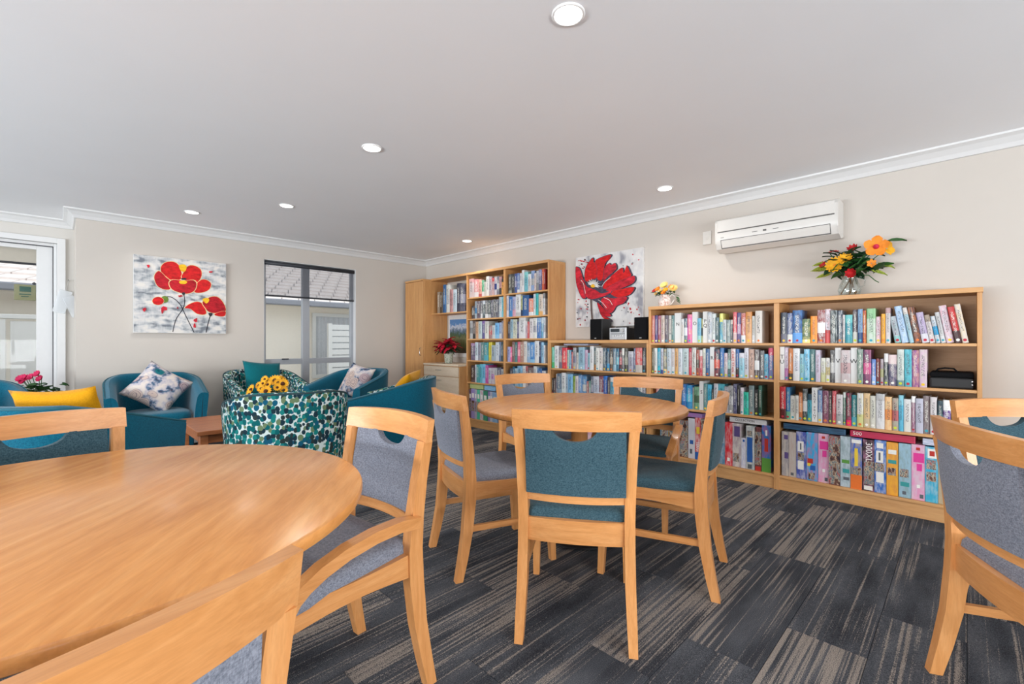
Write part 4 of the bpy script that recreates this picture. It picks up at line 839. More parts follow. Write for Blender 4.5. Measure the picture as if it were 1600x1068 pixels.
k = lathe([(0.001, 0), (0.019, 0), (0.017, 0.014), (0.001, 0.014)], 20); bmesh.ops.rotate(k, verts=k.verts, matrix=Matrix.Rotation(-PI/2, 3, 'Y')); bmesh.ops.translate(k, verts=k.verts, vec=(0, -0.058, 0.092)); obj('volume_knob', k, M['chrome'], fp)
for i in range(5): obj('button', nbox(-0.003, 0.0, 0.05-i*0.026, 0.068-i*0.026, 0.036, 0.045, 0.001), M['chrome'], fp)
for i in range(3): obj('foot', nbox(0.03+i*0.08, 0.05+i*0.08, -0.07, 0.07, 0, 0.004), M['black'], st_)
rc = tag(obj('remote_control', nbox(XF+0.10, XF+0.15, 2.37, 2.49, 1.2595, 1.274, 0.004, 2), M['black']), 'black remote control lying on top of the stereo', 'remote')
# ------------------------------------------------------------------ air conditioner and switch
ac = thing('air_conditioner', 'white wall-mounted air conditioner above the wide bookcase', 'air conditioner', (XW, 1.085, 1.88))
W2 = 0.425
prof = [(0, 0.02), (-0.09, 0.0), (-0.165, 0.025), (-0.195, 0.075), (-0.20, 0.12), (-0.20, 0.245), (-0.185, 0.268), (-0.16, 0.278), (0, 0.278)]
autosmooth(obj('body', sections(bmesh.new(), [[(x, y, z) for x, z in prof] for y in (-W2, W2)]), M['white_plastic'], ac), 25)
for y in (-W2-0.006, W2): obj('end_cap', bevel_all(sections(bmesh.new(), [[(x*1.01, y+d, z) for x, z in prof] for d in (0.0, 0.006)]), 0.002), M['white_plastic'], ac)
obj('front_panel', nbox(-0.206, -0.201, -W2+0.015, W2-0.015, 0.168, 0.26, 0.002), M['white_plastic'], ac); obj('panel_groove_shade', nbox(-0.2035, -0.2, -W2+0.015, W2-0.015, 0.16, 0.168), M['grey_slot'], ac)  # groove is a grey strip that paints its shade
fl = sections(bmesh.new(), [[(-0.2015, y, 0.095), (-0.2, y, 0.095), (-0.172, y, 0.03), (-0.1755, y, 0.0285)] for y in (-W2+0.045, W2-0.045)]); lv = obj('louvre', fl, M['white_plastic'], ac)
for za, xa, zb, xb in ((0.097, -0.2025, 0.093, -0.2015), (0.033, -0.1785, 0.027, -0.1745)): obj('louvre_gap_shade', sections(bmesh.new(), [[(xa, y, za), (xb, y, zb), (xb+0.002, y, zb), (xa+0.002, y, za)] for y in (-W2+0.04, W2-0.04)]), M['grey_slot'], ac)  # grey strips paint the shade around the louvre
for y in (-W2+0.04, W2-0.043): obj('louvre_gap_shade', sections(bmesh.new(), [[(-0.203, y+d, 0.096), (-0.199, y+d, 0.096), (-0.172, y+d, 0.029), (-0.177, y+d, 0.028)] for d in (0, 0.003)]), M['grey_slot'], ac)
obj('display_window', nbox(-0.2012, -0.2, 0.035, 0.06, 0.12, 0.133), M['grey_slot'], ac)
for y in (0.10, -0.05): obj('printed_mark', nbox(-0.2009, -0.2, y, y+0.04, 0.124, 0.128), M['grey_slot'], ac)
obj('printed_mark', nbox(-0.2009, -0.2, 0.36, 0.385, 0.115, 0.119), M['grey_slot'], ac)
sw = thing('wall_switch', 'white rectangular control switch on the wall beside the air conditioner', 'switch', (XW, 1.66, 2.0))
obj('plate', nbox(-0.01, 0, -0.038, 0.038, 0, 0.118, 0.003, 2), M['white_plastic'], sw); obj('rocker', nbox(-0.014, -0.01, -0.012, 0.012, 0.045, 0.072, 0.002), M['white_plastic'], sw)
# ------------------------------------------------------------------ paintings
def paint(name, c, var=0.35, scale=18):
    s = N(name, 0.75, 0.3); f = s.noise(s.coords('Object', (1, 1, 2.2)), scale, 4, 0.65)
    d = tuple(x*(1-var) for x in c[:3])+(1,); e = tuple(min(1, x*(1+var)) for x in c[:3])+(1,)
    s.col(s.ramp(f, [(0.32, d), (0.5, c), (0.72, e)])); s.bump(f, 0.4, 0.004); return s.m
def backdrop(name, stops, sc):
    s = N(name, 0.8, 0.2); v = s.coords('Object', sc); a = s.noise(v, 2.2, 2, 0.5, 0.3); b2 = s.noise(s.coords('Object', (30, 30, 8)), 2.0, 3)
    s.col(s.ramp(s.math('ADD', s.math('MULTIPLY', a, 0.85), s.math('MULTIPLY', b2, 0.15)), stops)); return s.m
PR = paint('paint_red', rgb(200, 30, 32)); PR2 = paint('paint_red_deep', rgb(176, 26, 38), 0.5, 14); PC = paint('paint_cream', rgb(232, 206, 150), 0.2); PY = paint('paint_yellow', rgb(238, 184, 40), 0.2)
PD = paint('paint_dark', rgb(48, 48, 56), 0.3); PG = paint('paint_green', rgb(104, 128, 52), 0.3); PP = paint('paint_slate', rgb(74, 68, 84), 0.5, 20); PW = paint('paint_white', rgb(232, 230, 226), 0.05); PB = paint('paint_brown', rgb(84, 62, 58), 0.3)
PR3 = paint('paint_crimson', rgb(192, 38, 52), 0.5, 12)
def painting(name, label, origin, ux, w, h, bg):
    """origin = lower corner seen on the left, on the wall; ux = direction to the right"""
    t = thing(name, label, 'painting', origin); nx = Vector((0, -1, 0)) if abs(ux[0]) > 0.5 else Vector((-1, 0, 0)); U = Vector(ux)
    def P(u, v, d): return U*(u*w)+Vector((0, 0, v*h))+nx*d
    def slab(nm, poly, d0, d1, m):
        return obj(nm, sections(bmesh.new(), [[P(u, v, d) for u, v in poly] for d in (d0, d1)]), m, t)
    slab('canvas', [(0, 0), (1, 0), (1, 1), (0, 1)], 0.003, 0.034, M['canvas_white']); slab('painted_ground', [(0.002, 0.002), (0.998, 0.002), (0.998, 0.998), (0.002, 0.998)], 0.034, 0.0345, bg)
    lay = [0.0345]
    def blob(nm, pts, m, grow=0, k=3, gm=None):
        if grow:
            cx = sum(p[0] for p in pts)/len(pts); cy = sum(p[1] for p in pts)/len(pts)
            blob(nm+'_outline', [(cx+(x-cx)*(1+grow), cy+(y-cy)*(1+grow)) for x, y in pts], gm or PC, 0, k)
        poly = [(min(0.998, max(0.002, p[0])), min(0.998, max(0.002, p[1]))) for p in smooth_poly([(a, b_, 0) for a, b_ in pts], k)]
        slab(nm, poly, 0.0345, lay[0]+0.0003, m); lay[0] += 0.0003
    def stroke(nm, pts, r, m):
        pp = [P(u, v, lay[0]+0.0004) for u, v in pts]; bm_ = bmesh.new(); rings = []
        for i, p in enumerate(pp):
            tt = (pp[min(i+1, len(pp)-1)]-pp[max(0, i-1)]).normalized(); sd = tt.cross(nx).normalized()*r
            rings.append([p-sd, p+sd, p+sd+nx*0.0006, p-sd+nx*0.0006])
        obj(nm, sections(bm_, rings), m, t)
    return t, blob, stroke
bg1 = backdrop('grey_painted_ground', [(0.34, rgb(122, 128, 136)), (0.44, rgb(176, 180, 184)), (0.52, rgb(206, 206, 206)), (0.62, rgb(224, 220, 214))], (4, 4, 8))
t1, blob, stroke = painting('poppy_painting', 'painting of three red poppies on grey, on the wall by the window', (0.556, YB, 1.216), (1, 0, 0), 0.826, 0.807, bg1)
def uv1(pts):
    o = []
    for x, y in pts:
        u = (x-187)/960; yt = 118+u*104; yb = 938+u*12; o.append((u, (yb-y)/(yb-yt)))
    return o
def fine(pts, k=5):
    out = []
    for i in range(len(pts)-1):
        p0, p1, p2, p3 = [Vector((*pts[min(max(i+j, 0), len(pts)-1)], 0)) for j in (-1, 0, 1, 2)]
        for s in range(k):
            q = s/k; v = 0.5*((2*p1)+(-p0+p2)*q+(2*p0-5*p1+4*p2-p3)*q*q+(-p0+3*p1-3*p2+p3)*q**3); out.append((v.x, v.y))
    return out+[pts[-1]]
stroke('stem', fine(uv1([(680, 525), (690, 610), (670, 690), (600, 800), (567, 930)])), 0.004, PD); stroke('stem', fine(uv1([(500, 562), (560, 570), (640, 640), (700, 760), (790, 938)])), 0.004, PD); stroke('stem', fine(uv1([(970, 750), (940, 850), (920, 938)])), 0.0045, PD)
for pts, m in (([(455, 310), (450, 250), (490, 205), (560, 195), (610, 215), (640, 260), (660, 370), (560, 390), (500, 350)], PR), ([(660, 370), (690, 290), (730, 240), (800, 240), (860, 280), (870, 340), (840, 400), (790, 420)], PR),
               ([(390, 400), (385, 340), (420, 295), (455, 310), (500, 360), (540, 400), (540, 480), (480, 485), (420, 455)], PR2), ([(815, 430), (870, 385), (930, 390), (975, 430), (950, 490), (870, 520), (790, 510)], PR),
               ([(530, 420), (570, 385), (680, 395), (780, 390), (815, 430), (790, 500), (720, 530), (640, 520), (560, 485)], PR2),
               ([(690, 680), (740, 640), (820, 615), (880, 640), (920, 720), (900, 750), (820, 740), (750, 690)], PR), ([(880, 620), (960, 570), (1040, 565), (1100, 610), (1140, 680), (1130, 720), (1020, 735), (950, 720), (910, 680)], PR2), ([(1010, 750), (1080, 720), (1140, 720), (1130, 765), (1070, 770)], PR)):
    blob('petal', uv1(pts), m, 0.06)
for pts, m in (([(630, 235), (680, 225), (710, 250), (690, 300), (650, 290)], PY), ([(635, 400), (690, 395), (715, 410), (690, 430), (640, 425)], PY), ([(880, 590), (930, 575), (955, 600), (920, 635)], PY), ([(650, 372), (690, 366), (710, 380), (670, 386)], PD), ([(660, 520), (690, 518), (690, 540), (672, 545)], PD), ([(945, 735), (990, 735), (980, 765), (960, 765)], PD)): blob('brush_mark', uv1(pts), m)
def ell(cx, cy, rx, ry, n=8): return [(cx+rx*math.cos(2*PI*i/n), cy+ry*math.sin(2*PI*i/n)) for i in range(n)]
blob('bud_leaf', uv1(ell(485, 590, 38, 36)), PG); blob('bud', uv1(ell(420, 607, 56, 42)), PR, 0.06)
rp = random.Random(5)
for cx, cy, rx, ry in ((325, 240, 16, 18), (290, 695, 20, 24), (480, 685, 42, 20), (462, 715, 18, 30), (640, 555, 30, 12), (615, 680, 11, 11), (805, 805, 28, 22), (795, 868, 17, 28), (965, 305, 26, 9)):
    blob('paint_fleck', uv1([(cx+rx*math.cos(a)*rp.uniform(0.5, 1.2), cy+ry*math.sin(a)*rp.uniform(0.5, 1.2)) for a in [2*PI*i/7 for i in range(7)]]), PR3, 0, 1)
bg2 = backdrop('white_painted_ground', [(0.34, rgb(150, 150, 158)), (0.44, rgb(206, 205, 206)), (0.55, rgb(224, 222, 220)), (0.7, rgb(214, 210, 212))], (3, 3, 3))
t2, blob, stroke = painting('red_flower_painting', 'painting of one big red poppy on white, above the stereo', (XW, 3.112, 1.286), (0, -1, 0), 0.83, 0.778, bg2)
def uv2(pts):
    o = []
    for x, y in pts:
        u = (x-132)/700; yt = 145-u*115; yb = 875-u*21; o.append((u, (yb-y)/(yb-yt)))
    return o
for _ in range(70):
    x, y = rp.choice(((rp.uniform(150, 280), rp.uniform(580, 850)), (rp.uniform(560, 810), rp.uniform(560, 840)), (rp.uniform(560, 800), rp.uniform(80, 300)), (rp.uniform(160, 280), rp.uniform(160, 260))))
    r = rp.uniform(3, 8); blob('paint_fleck', uv2(ell(x, y, r, r*rp.uniform(0.6, 1.4), 6)), rp.choice((PR3, PR3, PD)), 0, 1)
stroke('stem', fine(uv2([(318, 570), (322, 680), (332, 800)])), 0.008, PB)
blob('shading', uv2([(250, 330), (380, 300), (520, 300), (600, 330), (640, 420), (600, 540), (500, 640), (400, 620), (300, 570), (240, 560), (220, 470)]), PP)
for pts, m in (([(145, 260), (165, 245), (195, 265), (225, 350), (250, 440), (262, 560), (215, 560), (175, 480), (150, 400)], PR3), ([(250, 360), (255, 270), (290, 200), (340, 145), (350, 190), (380, 200), (385, 300), (380, 355), (330, 370), (270, 395)], PR), ([(365, 180), (430, 140), (520, 110), (530, 130), (480, 190), (460, 250), (450, 340), (430, 385), (388, 360), (388, 260)], PR),
               ([(470, 240), (520, 200), (530, 220), (575, 200), (590, 250), (560, 290), (500, 340), (450, 390), (458, 320)], PR3), ([(450, 440), (520, 350), (600, 280), (650, 250), (660, 310), (690, 230), (720, 290), (730, 335), (650, 375), (560, 440), (470, 470)], PR),
               ([(480, 480), (580, 408), (720, 345), (765, 340), (760, 400), (680, 448), (560, 492)], PR3), ([(520, 505), (640, 472), (760, 452), (740, 510), (690, 545), (600, 562)], PR), ([(430, 590), (470, 560), (560, 570), (690, 557), (660, 620), (590, 650), (560, 700), (520, 725), (460, 660)], PR3),
               ([(390, 615), (440, 655), (525, 735), (520, 760), (440, 755), (410, 690)], PR2), ([(205, 380), (240, 385), (280, 450), (370, 480), (440, 520), (535, 490), (520, 520), (440, 555), (320, 580), (260, 540), (240, 470)], PR3), ([(440, 755), (510, 780), (540, 810), (510, 815), (470, 790)], PR)):
    blob('petal', uv2(pts), m, 0.05, 3, PP)
for i in range(26):
    a = PI*(0.02+0.96*i/25)+0.35; r0, r1 = rp.uniform(18, 28), rp.uniform(55, 88)
    stroke('stamen', uv2([(345+r0*math.cos(a+PI), 440+r0*0.8*math.sin(a+PI)), (345+r1*math.cos(a+PI), 440+r1*0.9*math.sin(a+PI))]), 0.0022, PW)
blob('flower_centre', uv2(ell(345, 440, 26, 18)), PY)
for pts in ([(400, 585), (450, 620), (490, 670)], [(460, 560), (520, 590), (550, 640)], [(210, 380), (240, 420), (262, 520)], [(440, 450), (470, 400), (530, 350)]): stroke('highlight', fine(uv2(pts)), 0.0022, PW)
# framed landscape in the alcove
lp = thing('landscape_picture', 'small white-framed landscape picture behind the poinsettia', 'picture', (XW-0.002, 5.226, 0.90))
obj('frame', nbox(-0.022, 0, -0.25, 0.25, 0, 0.64, 0.003), M['canvas_white'], lp)
def landscape():
    s = N('landscape_print', 0.5); tc = s.n('ShaderNodeTexCoord'); sp_ = s.n('ShaderNodeSeparateXYZ'); s.l(tc.outputs['Generated'], sp_.inputs[0]); nz = s.noise(s.coords('Generated', (1, 3, 3)), 3, 5, 0.7)
    f = s.math('ADD', sp_.outputs[2], s.math('MULTIPLY', s.math('SUBTRACT', nz, 0.5), 0.5))
    s.col(s.ramp(f, [(0.05, rgb(62, 58, 48)), (0.25, rgb(88, 104, 60)), (0.42, rgb(120, 120, 84)), (0.55, rgb(58, 88, 60)), (0.68, rgb(106, 128, 156)), (0.78, rgb(206, 214, 226)), (0.86, rgb(90, 140, 196))])); return s.m
obj('print', nbox(-0.024, -0.022, -0.24, 0.215, 0.06, 0.55), landscape(), lp)
# ------------------------------------------------------------------ flowers
G1 = plain('leaf_green', rgb(42, 92, 38), 0.5, var=0.25, scale=40); G2 = plain('leaf_dark_green', rgb(28, 64, 36), 0.45, var=0.25, scale=40); G3 = plain('variegated_leaf', rgb(150, 164, 60), 0.5, var=0.5, scale=90)
F_Y = plain('petal_yellow', rgb(240, 172, 24), 0.7, var=0.18); F_O = plain('petal_orange', rgb(240, 142, 36), 0.7, var=0.15, scale=50); F_R = plain('petal_red', rgb(196, 28, 34), 0.7, var=0.2); F_P = plain('petal_pink', rgb(214, 40, 96), 0.7, var=0.15); F_C = plain('petal_cream', rgb(240, 216, 130), 0.7, var=0.1)
F_B = plain('seed_centre', rgb(84, 44, 22), 0.9, var=0.3); F_K = plain('petal_throat', rgb(206, 36, 76), 0.7); F_S = plain('twig_stem', rgb(110, 84, 50), 0.7); F_X = plain('poinsettia_red', rgb(188, 18, 48), 0.6, var=0.2)
def aim(o, loc, d, roll=0):
    o.matrix_local = Matrix.Translation(loc) @ Vector(d).to_track_quat('Z', 'Y').to_matrix().to_4x4() @ Matrix.Rotation(roll, 4, 'Z'); return o
_fm = {}
def petal_mesh(n, r, w, lift, layers, m, key):
    if key in _fm: return _fm[key]
    bm_ = bmesh.new()
    for L in range(layers):
        for i in range(n):
            a = 2*PI*(i+0.5*L)/n; rr = r*(1-0.25*L); ca, sa = math.cos(a), math.sin(a)
            pts = []
            for u, ww in ((0.12, 0.35), (0.45, 0.9), (0.75, 1.0), (1.0, 0.25)):
                z = lift*rr*u*u+0.05*r*L; x = rr*u
                pts.append([(x*ca-s*ww*w*sa, x*sa+s*ww*w*ca, z+(0.12*w if s else 0)) for s in (-1, 0, 1)])
            vv = [[bm_.verts.new(p) for p in q] for q in pts]
            for q in range(3):
                for k_ in range(2): bm_.faces.new((vv[q][k_], vv[q+1][k_], vv[q+1][k_+1], vv[q][k_+1]))
    me = bpy.data.meshes.new('petals'); bm_.to_mesh(me); bm_.free(); me.materials.append(m); me.shade_smooth(); _fm[key] = me; return me
def dome_mesh(r, h, m, key):
    if key in _fm: return _fm[key]
    b_ = lathe([(0.001, h), (r*0.5, h*0.86), (r*0.85, h*0.5), (r, 0), (0.001, -0.1*h)], 12); bmesh.ops.recalc_face_normals(b_, faces=b_.faces); me = bpy.data.meshes.new('flower_centre'); b_.to_mesh(me); b_.free(); me.materials.append(m); me.shade_smooth(); _fm[key] = me; return me
def leaf_mesh(l, w, m, key):
    if key in _fm: return _fm[key]
    bm_ = bmesh.new(); rows = []
    for u, ww in ((0, 0.05), (0.25, 0.8), (0.5, 1.0), (0.75, 0.7), (1.0, 0.03)):
        z = -0.25*l*u*u; rows.append([bm_.verts.new((s*ww*w/2, l*u, z+abs(s)*0.15*w)) for s in (-1, 0, 1)])
    for q in range(4):
        for k_ in range(2): bm_.faces.new((rows[q][k_], rows[q+1][k_], rows[q+1][k_+1], rows[q][k_+1]))
    me = bpy.data.meshes.new('leaf'); bm_.to_mesh(me); bm_.free(); me.materials.append(m); me.shade_smooth(); _fm[key] = me; return me
def flower(parent, loc, d, pet, cen=None, roll=0.0):
    o = aim(link('flower', pet, None, parent), loc, d, roll)
    if cen: link('flower_centre', cen, None, o)
    return o
def leaf(parent, loc, yaw, pitch_, me, roll=0.0):
    o = link('leaf', me, None, parent); o.matrix_local = Matrix.Translation(loc) @ Matrix.Rotation(yaw, 4, 'Z') @ Matrix.Rotation(pitch_, 4, 'X') @ Matrix.Rotation(roll, 4, 'Y'); return o
rf_ = random.Random(11)
# image directions from a spot on the wall shelf: right = -Y, up = Z, toward the room = -X
def R(r, u, d=0.0): return (-d, -r, u)
# glass vase with garden flowers on the wide bookcase
gv = thing('glass_vase', 'clear glass vase of orange and red garden flowers on the wide bookcase', 'vase', (4.01, 0.595, 1.4455))
autosmooth(obj('vase_body', lathe([(0.040, 0.0), (0.062, 0.012), (0.070, 0.045), (0.060, 0.085), (0.046, 0.115), (0.046, 0.13), (0.052, 0.145), (0.049, 0.145), (0.043, 0.13), (0.043, 0.113), (0.056, 0.085), (0.066, 0.045), (0.058, 0.014), (0.038, 0.004)], 28, cap=False), M['vase_glass'], gv))
obj('vase_handle', tube([R(0.046, 0.13), R(0.075, 0.135), R(0.09, 0.11), R(0.085, 0.075), R(0.066, 0.06)], 0.005, 8), M['vase_glass'], gv, True)
for a, b_ in ((R(-0.05, 0.02), R(0.03, 0.17)), (R(0.0, 0.015), R(0.01, 0.18)), (R(0.035, 0.01), R(0.0, 0.17)), (R(0.045, 0.02, 0.02), R(-0.02, 0.17)), (R(0.01, 0.02, 0.03), R(0.03, 0.16))): obj('stem', tube([a, b_], 0.004, 6), F_S, gv)
pt_h = petal_mesh(5, 0.072, 0.031, 0.3, 1, F_O, 'hib'); pt_s = petal_mesh(14, 0.06, 0.012, 0.3, 3, F_Y, 'dah'); pt_r = petal_mesh(8, 0.034, 0.012, 0.9, 3, F_R, 'redb')
for r_, u, d, dr_, pm_, cn in ((0.155, 0.325, 0.05, (-1, -0.15, 0.1), pt_h, dome_mesh(0.018, 0.03, F_K, 'hibc')), (0.205, 0.315, 0.0, (-0.4, -0.7, 0.2), petal_mesh(5, 0.055, 0.026, 0.25, 1, F_Y, 'hib2'), None), (-0.075, 0.225, 0.06, (-1, 0.1, 0.25), pt_s, dome_mesh(0.014, 0.012, F_O, 'dc')), (-0.02, 0.265, 0.04, (-0.8, -0.1, 0.5), petal_mesh(12, 0.045, 0.010, 0.4, 2, F_Y, 'dah2'), None),
                               (0.025, 0.325, 0.02, (-0.7, 0.2, 0.7), pt_r, None), (0.02, 0.155, 0.07, (-1, 0, 0), pt_r, None), (-0.145, 0.235, 0.03, (-0.8, 0.5, 0.4), petal_mesh(8, 0.026, 0.010, 0.8, 2, F_R, 'r3'), None), (-0.115, 0.325, 0.01, (-0.3, 0.2, 0.9), petal_mesh(9, 0.026, 0.009, 0.3, 2, F_R, 'r4'), None), (-0.085, 0.33, 0.0, (-0.3, -0.2, 0.9), _fm['r4'], None), (0.13, 0.215, 0.05, (-1, -0.3, 0.1), petal_mesh(6, 0.03, 0.010, 0.2, 1, F_O, 'o5'), None)):
    flower(gv, R(r_, u, d), dr_, pm_, cn, rf_.uniform(0, 6))
    obj('stem', tube([R(r_, u-0.005, d-0.006), R(r_*0.45, (u+0.16)/2-0.02, d*0.4), R(0.0, 0.14)], 0.003, 5), G1, gv)
lf1 = leaf_mesh(0.10, 0.055, G1, 'l1'); lf2 = leaf_mesh(0.09, 0.055, G2, 'l2'); lf3 = leaf_mesh(0.10, 0.036, G3, 'l3')
for i in range(80):
    a = rf_.uniform(0, 2*PI); r_ = rf_.uniform(-0.09, 0.15); leaf(gv, R(r_, 0.19+rf_.uniform(-0.03, 0.12), rf_.uniform(-0.04, 0.05)), a, rf_.uniform(-0.7, 0.8), rf_.choice((lf1, lf2, lf2)), rf_.uniform(-0.6, 0.6))
for r_, u, sgn in ((-0.12, 0.25, 1), (-0.13, 0.20, 1), (-0.10, 0.17, 1), (-0.11, 0.215, 1), (0.13, 0.19, -1), (0.16, 0.215, -1), (0.12, 0.17, -1)): leaf(gv, R(r_, u, 0.02), 0.15*rf_.uniform(-1, 1)+(0 if sgn > 0 else PI), rf_.uniform(-0.3, 0.5), lf3, 0.7)
leaf(gv, R(0.21, 0.36, 0), PI, 0.1, lf1, 0.6); obj('stem', tube([R(0.05, 0.15), R(0.11, 0.14), R(0.145, 0.10), R(0.165, 0.085)], 0.003, 5), G1, gv)
# china jug posy at the other end of the wide bookcase
jg = thing('flower_jug', 'patterned china jug of orange and yellow silk flowers on the wide bookcase', 'jug', (4.01, 1.995, 1.4455))
CH_ = backdrop('rose_china', [(0.36, rgb(196, 150, 140)), (0.46, rgb(228, 214, 206)), (0.6, rgb(236, 230, 226)), (0.72, rgb(200, 190, 206))], (26, 26, 26))
autosmooth(obj('jug_body', lathe([(0.03, 0.0), (0.05, 0.006), (0.058, 0.04), (0.052, 0.075), (0.042, 0.095), (0.048, 0.112), (0.044, 0.112), (0.038, 0.095), (0.001, 0.09)], 26), CH_, jg))
obj('handle', tube([R(0.045, 0.09), R(0.07, 0.112), R(0.095, 0.098), R(0.092, 0.06), R(0.065, 0.025), R(0.05, 0.02)], 0.006, 8), M['card'], jg, True)
for r_, u, d, pm_ in ((-0.085, 0.15, 0.02, petal_mesh(9, 0.028, 0.012, 0.6, 3, F_R, 'j1')), (-0.05, 0.165, 0.03, petal_mesh(8, 0.028, 0.012, 0.5, 2, F_O, 'j2')), (0.005, 0.195, 0.01, petal_mesh(14, 0.04, 0.009, 0.5, 3, F_C, 'j3')), (0.03, 0.15, 0.04, petal_mesh(8, 0.026, 0.012, 0.5, 2, F_Y, 'j4')), (0.015, 0.125, 0.055, petal_mesh(8, 0.024, 0.012, 0.5, 2, F_O, 'j5')), (0.065, 0.175, 0.0, _fm['j2']), (0.085, 0.16, 0.0, _fm['j3']), (-0.025, 0.15, 0.04, petal_mesh(7, 0.02, 0.009, 0.4, 1, F_C, 'j6')), (-0.07, 0.125, 0.03, _fm['j6'])):
    flower(jg, R(r_, u, d), (-0.8, -r_*4, 0.6), pm_, dome_mesh(0.007, 0.006, F_B if pm_ is _fm.get('j5') else F_O, 'jc%d' % (pm_ is _fm.get('j5'))), rf_.uniform(0, 6)); obj('stem', tube([R(r_, u-0.004, d-0.004), R(0, 0.09)], 0.002, 5), G1, jg)
jl = leaf_mesh(0.05, 0.022, G1, 'jl')
for i in range(30): leaf(jg, R(rf_.uniform(-0.08, 0.1), rf_.uniform(0.105, 0.15), rf_.uniform(-0.03, 0.045)), rf_.uniform(0, 6.28), rf_.uniform(-0.6, 0.6), jl, rf_.uniform(-0.5, 0.5))
for u in (0.09, 0.07, 0.055): leaf(jg, R(0.10, u, -0.02), PI+rf_.uniform(-0.4, 0.4), -0.5, jl, 0.5)
# poinsettia on the drawer cabinet
po = thing('poinsettia', 'red poinsettia in a marbled pot on the drawer cabinet', 'potted plant', (3.90, 5.16, 0.8205))
POT = backdrop('marbled_pot', [(0.38, rgb(120, 136, 120)), (0.5, rgb(206, 206, 192)), (0.66, rgb(176, 186, 170))], (30, 30, 30))
autosmooth(obj('pot', lathe([(0.045, 0), (0.055, 0.004), (0.066, 0.13), (0.070, 0.135), (0.066, 0.138), (0.06, 0.12), (0.001, 0.12)], 24), POT, po))
br = leaf_mesh(0.115, 0.06, F_X, 'bract'); pl = leaf_mesh(0.10, 0.06, G2, 'pl')
for cx, cy, cz in ((0, 0, 0.33), (-0.06, 0.09, 0.285), (-0.05, -0.08, 0.30), (0.05, 0.03, 0.31), (-0.03, 0.15, 0.22), (-0.09, -0.01, 0.26), (0, -0.13, 0.25), (-0.08, 0.06, 0.22), (-0.07, -0.09, 0.22)):
    obj('stem', tube([(cx*0.3, cy*0.3, 0.12), (cx, cy, cz)], 0.004, 5), G2, po); a0 = rf_.uniform(0, 1)
    for i in range(8): leaf(po, (cx, cy, cz), a0+2*PI*i/8, rf_.uniform(-0.6, 0.6), br)
    for i in range(4): leaf(po, (cx*0.9, cy*0.9, cz-0.04), a0+2*PI*i/4+0.4, rf_.uniform(-0.5, 0.1), pl)
# sunflowers on the coffee table
sf = thing('sunflower_bowl', 'silk sunflowers in a pale bowl on the coffee table', 'flower bowl', (1.44, 4.68, 0.4205))
autosmooth(obj('bowl', lathe([(0.06, 0), (0.085, 0.01), (0.115, 0.09), (0.12, 0.12), (0.112, 0.12), (0.10, 0.08), (0.001, 0.07)], 26), M['card'], sf))
sp1 = petal_mesh(15, 0.056, 0.0085, 0.2, 1, F_Y, 's1'); sp2 = petal_mesh(13, 0.038, 0.0065, 0.25, 1, F_Y, 's2'); sc1 = dome_mesh(0.021, 0.018, F_B, 'sc1'); sc2 = dome_mesh(0.013, 0.012, F_B, 'sc2')
V = Vector((-1, -1, 0)).normalized(); Rt = Vector((1, -1, 0)).normalized()
def Q(r_, u, d=0): return Rt*r_+V*d+Vector((0, 0, u))
for r_, u, d, big in ((0.02, 0.245, 0.13, 1), (-0.155, 0.25, 0.06, 1), (-0.15, 0.215, 0.10, 0), (-0.10, 0.29, 0.03, 0), (-0.06, 0.345, 0.0, 0), (-0.045, 0.31, 0.06, 0), (-0.035, 0.27, 0.11, 0), (0.0, 0.30, 0.06, 0), (0.045, 0.335, 0.02, 1), (0.085, 0.32, 0.04, 0), (0.10, 0.275, 0.08, 0), (0.125, 0.305, 0.03, 1), (0.15, 0.25, 0.06, 0), (0.14, 0.20, 0.10, 0), (0.06, 0.33, -0.08, 1), (-0.08, 0.31, -0.09, 1), (0.0, 0.32, -0.12, 0)):
    flower(sf, Q(r_, u, d), V*(0.9 if d > -0.05 else -0.8)+Rt*(r_*4)+Vector((0, 0, 0.55)), sp1 if big else sp2, sc1 if big else sc2, rf_.uniform(0, 6)); obj('stem', tube([Q(r_, u-0.004, d-0.006), Q(r_*0.3, 0.1)], 0.003, 5), G1, sf)
sl = leaf_mesh(0.08, 0.035, G1, 'sl')
for i in range(60): leaf(sf, Q(rf_.uniform(-0.15, 0.15), rf_.uniform(0.12, 0.26), rf_.uniform(-0.1, 0.1)), rf_.uniform(0, 6.28), rf_.uniform(-0.6, 0.5), sl, rf_.uniform(-0.5, 0.5))
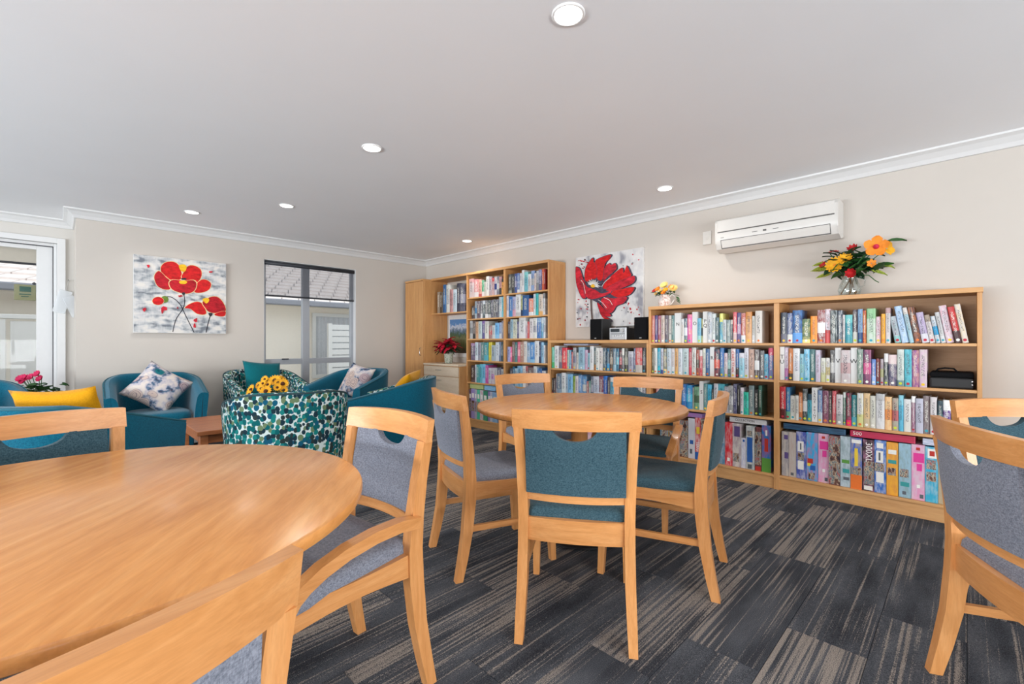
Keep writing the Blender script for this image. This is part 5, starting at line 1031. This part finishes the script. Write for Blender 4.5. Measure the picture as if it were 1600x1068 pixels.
# geranium by the glass door on a slim stand
gs = thing('plant_stand', 'slim wooden plant stand beside the glass door', 'stand', (-0.13, 6.38, 0))
obj('top', lathe([(0.001, 0.50), (0.15, 0.50), (0.152, 0.51), (0.15, 0.52), (0.001, 0.52)], 30), M['rimu'], gs)
for i in range(3):
    a = 2*PI*i/3+0.5; obj('leg', tube([(0.09*math.cos(a), 0.09*math.sin(a), 0.50), (0.14*math.cos(a), 0.14*math.sin(a), 0.0)], 0.012, 8), M['rimu'], gs)
ge = thing('geranium', 'potted pink geranium beside the glass door, above the mustard cushion', 'potted plant', (-0.13, 6.38, 0.5205))
autosmooth(obj('pot', lathe([(0.05, 0), (0.06, 0.003), (0.075, 0.10), (0.08, 0.11), (0.07, 0.11), (0.001, 0.10)], 22), M['card'], ge))
gl_ = leaf_mesh(0.06, 0.065, G1, 'gl'); gp_ = petal_mesh(9, 0.034, 0.013, 0.5, 3, F_P, 'gp')
for i in range(44): leaf(ge, Q(rf_.uniform(-0.13, 0.16), rf_.uniform(0.11, 0.19), rf_.uniform(-0.1, 0.1)), rf_.uniform(0, 6.28), rf_.uniform(-0.4, 0.6), gl_, rf_.uniform(-0.4, 0.4))
for r_, u in ((-0.13, 0.245), (-0.09, 0.255), (-0.06, 0.25), (-0.02, 0.26), (0.04, 0.29), (0.065, 0.245), (-0.10, 0.22)):
    flower(ge, Q(r_, u, 0.04), V+Vector((0, 0, 0.5)), gp_, None, rf_.uniform(0, 6)); obj('stem', tube([Q(r_, u, 0.03), Q(r_*0.4, 0.1)], 0.003, 5), G1, ge)
# clear pouches hanging by the door frame
M['pouch'] = sheer('clear_plastic', rgb(236, 240, 244), 0.38)
pc = thing('plastic_pouches', 'two clear plastic pouches hanging on a cord beside the door frame', 'pouch', (0.085, YR-0.032, 1.40))
obj('hook', tube([(0, 0.03, 0.37), (0, -0.002, 0.37), (0, -0.006, 0.38)], 0.004, 6), M['chrome'], pc); obj('cord', tube([(0, -0.002, 0.37), (-0.012, -0.004, 0.30), (-0.018, -0.004, 0.26)], 0.0015, 5), M['card'], pc)
def pouch(cx, cz, w, h, ang, y):
    b_ = nbox(-w/2, w/2, y-0.004, y+0.004, -h, 0, 0.002); bmesh.ops.rotate(b_, verts=b_.verts, matrix=Matrix.Rotation(ang, 3, 'Y')); bmesh.ops.translate(b_, verts=b_.verts, vec=(cx, 0, cz)); return b_
obj('pouch', pouch(-0.015, 0.26, 0.10, 0.24, 0.25, -0.006), M['pouch'], pc); obj('pouch', pouch(-0.005, 0.20, 0.09, 0.22, -0.35, -0.018), M['pouch'], pc)
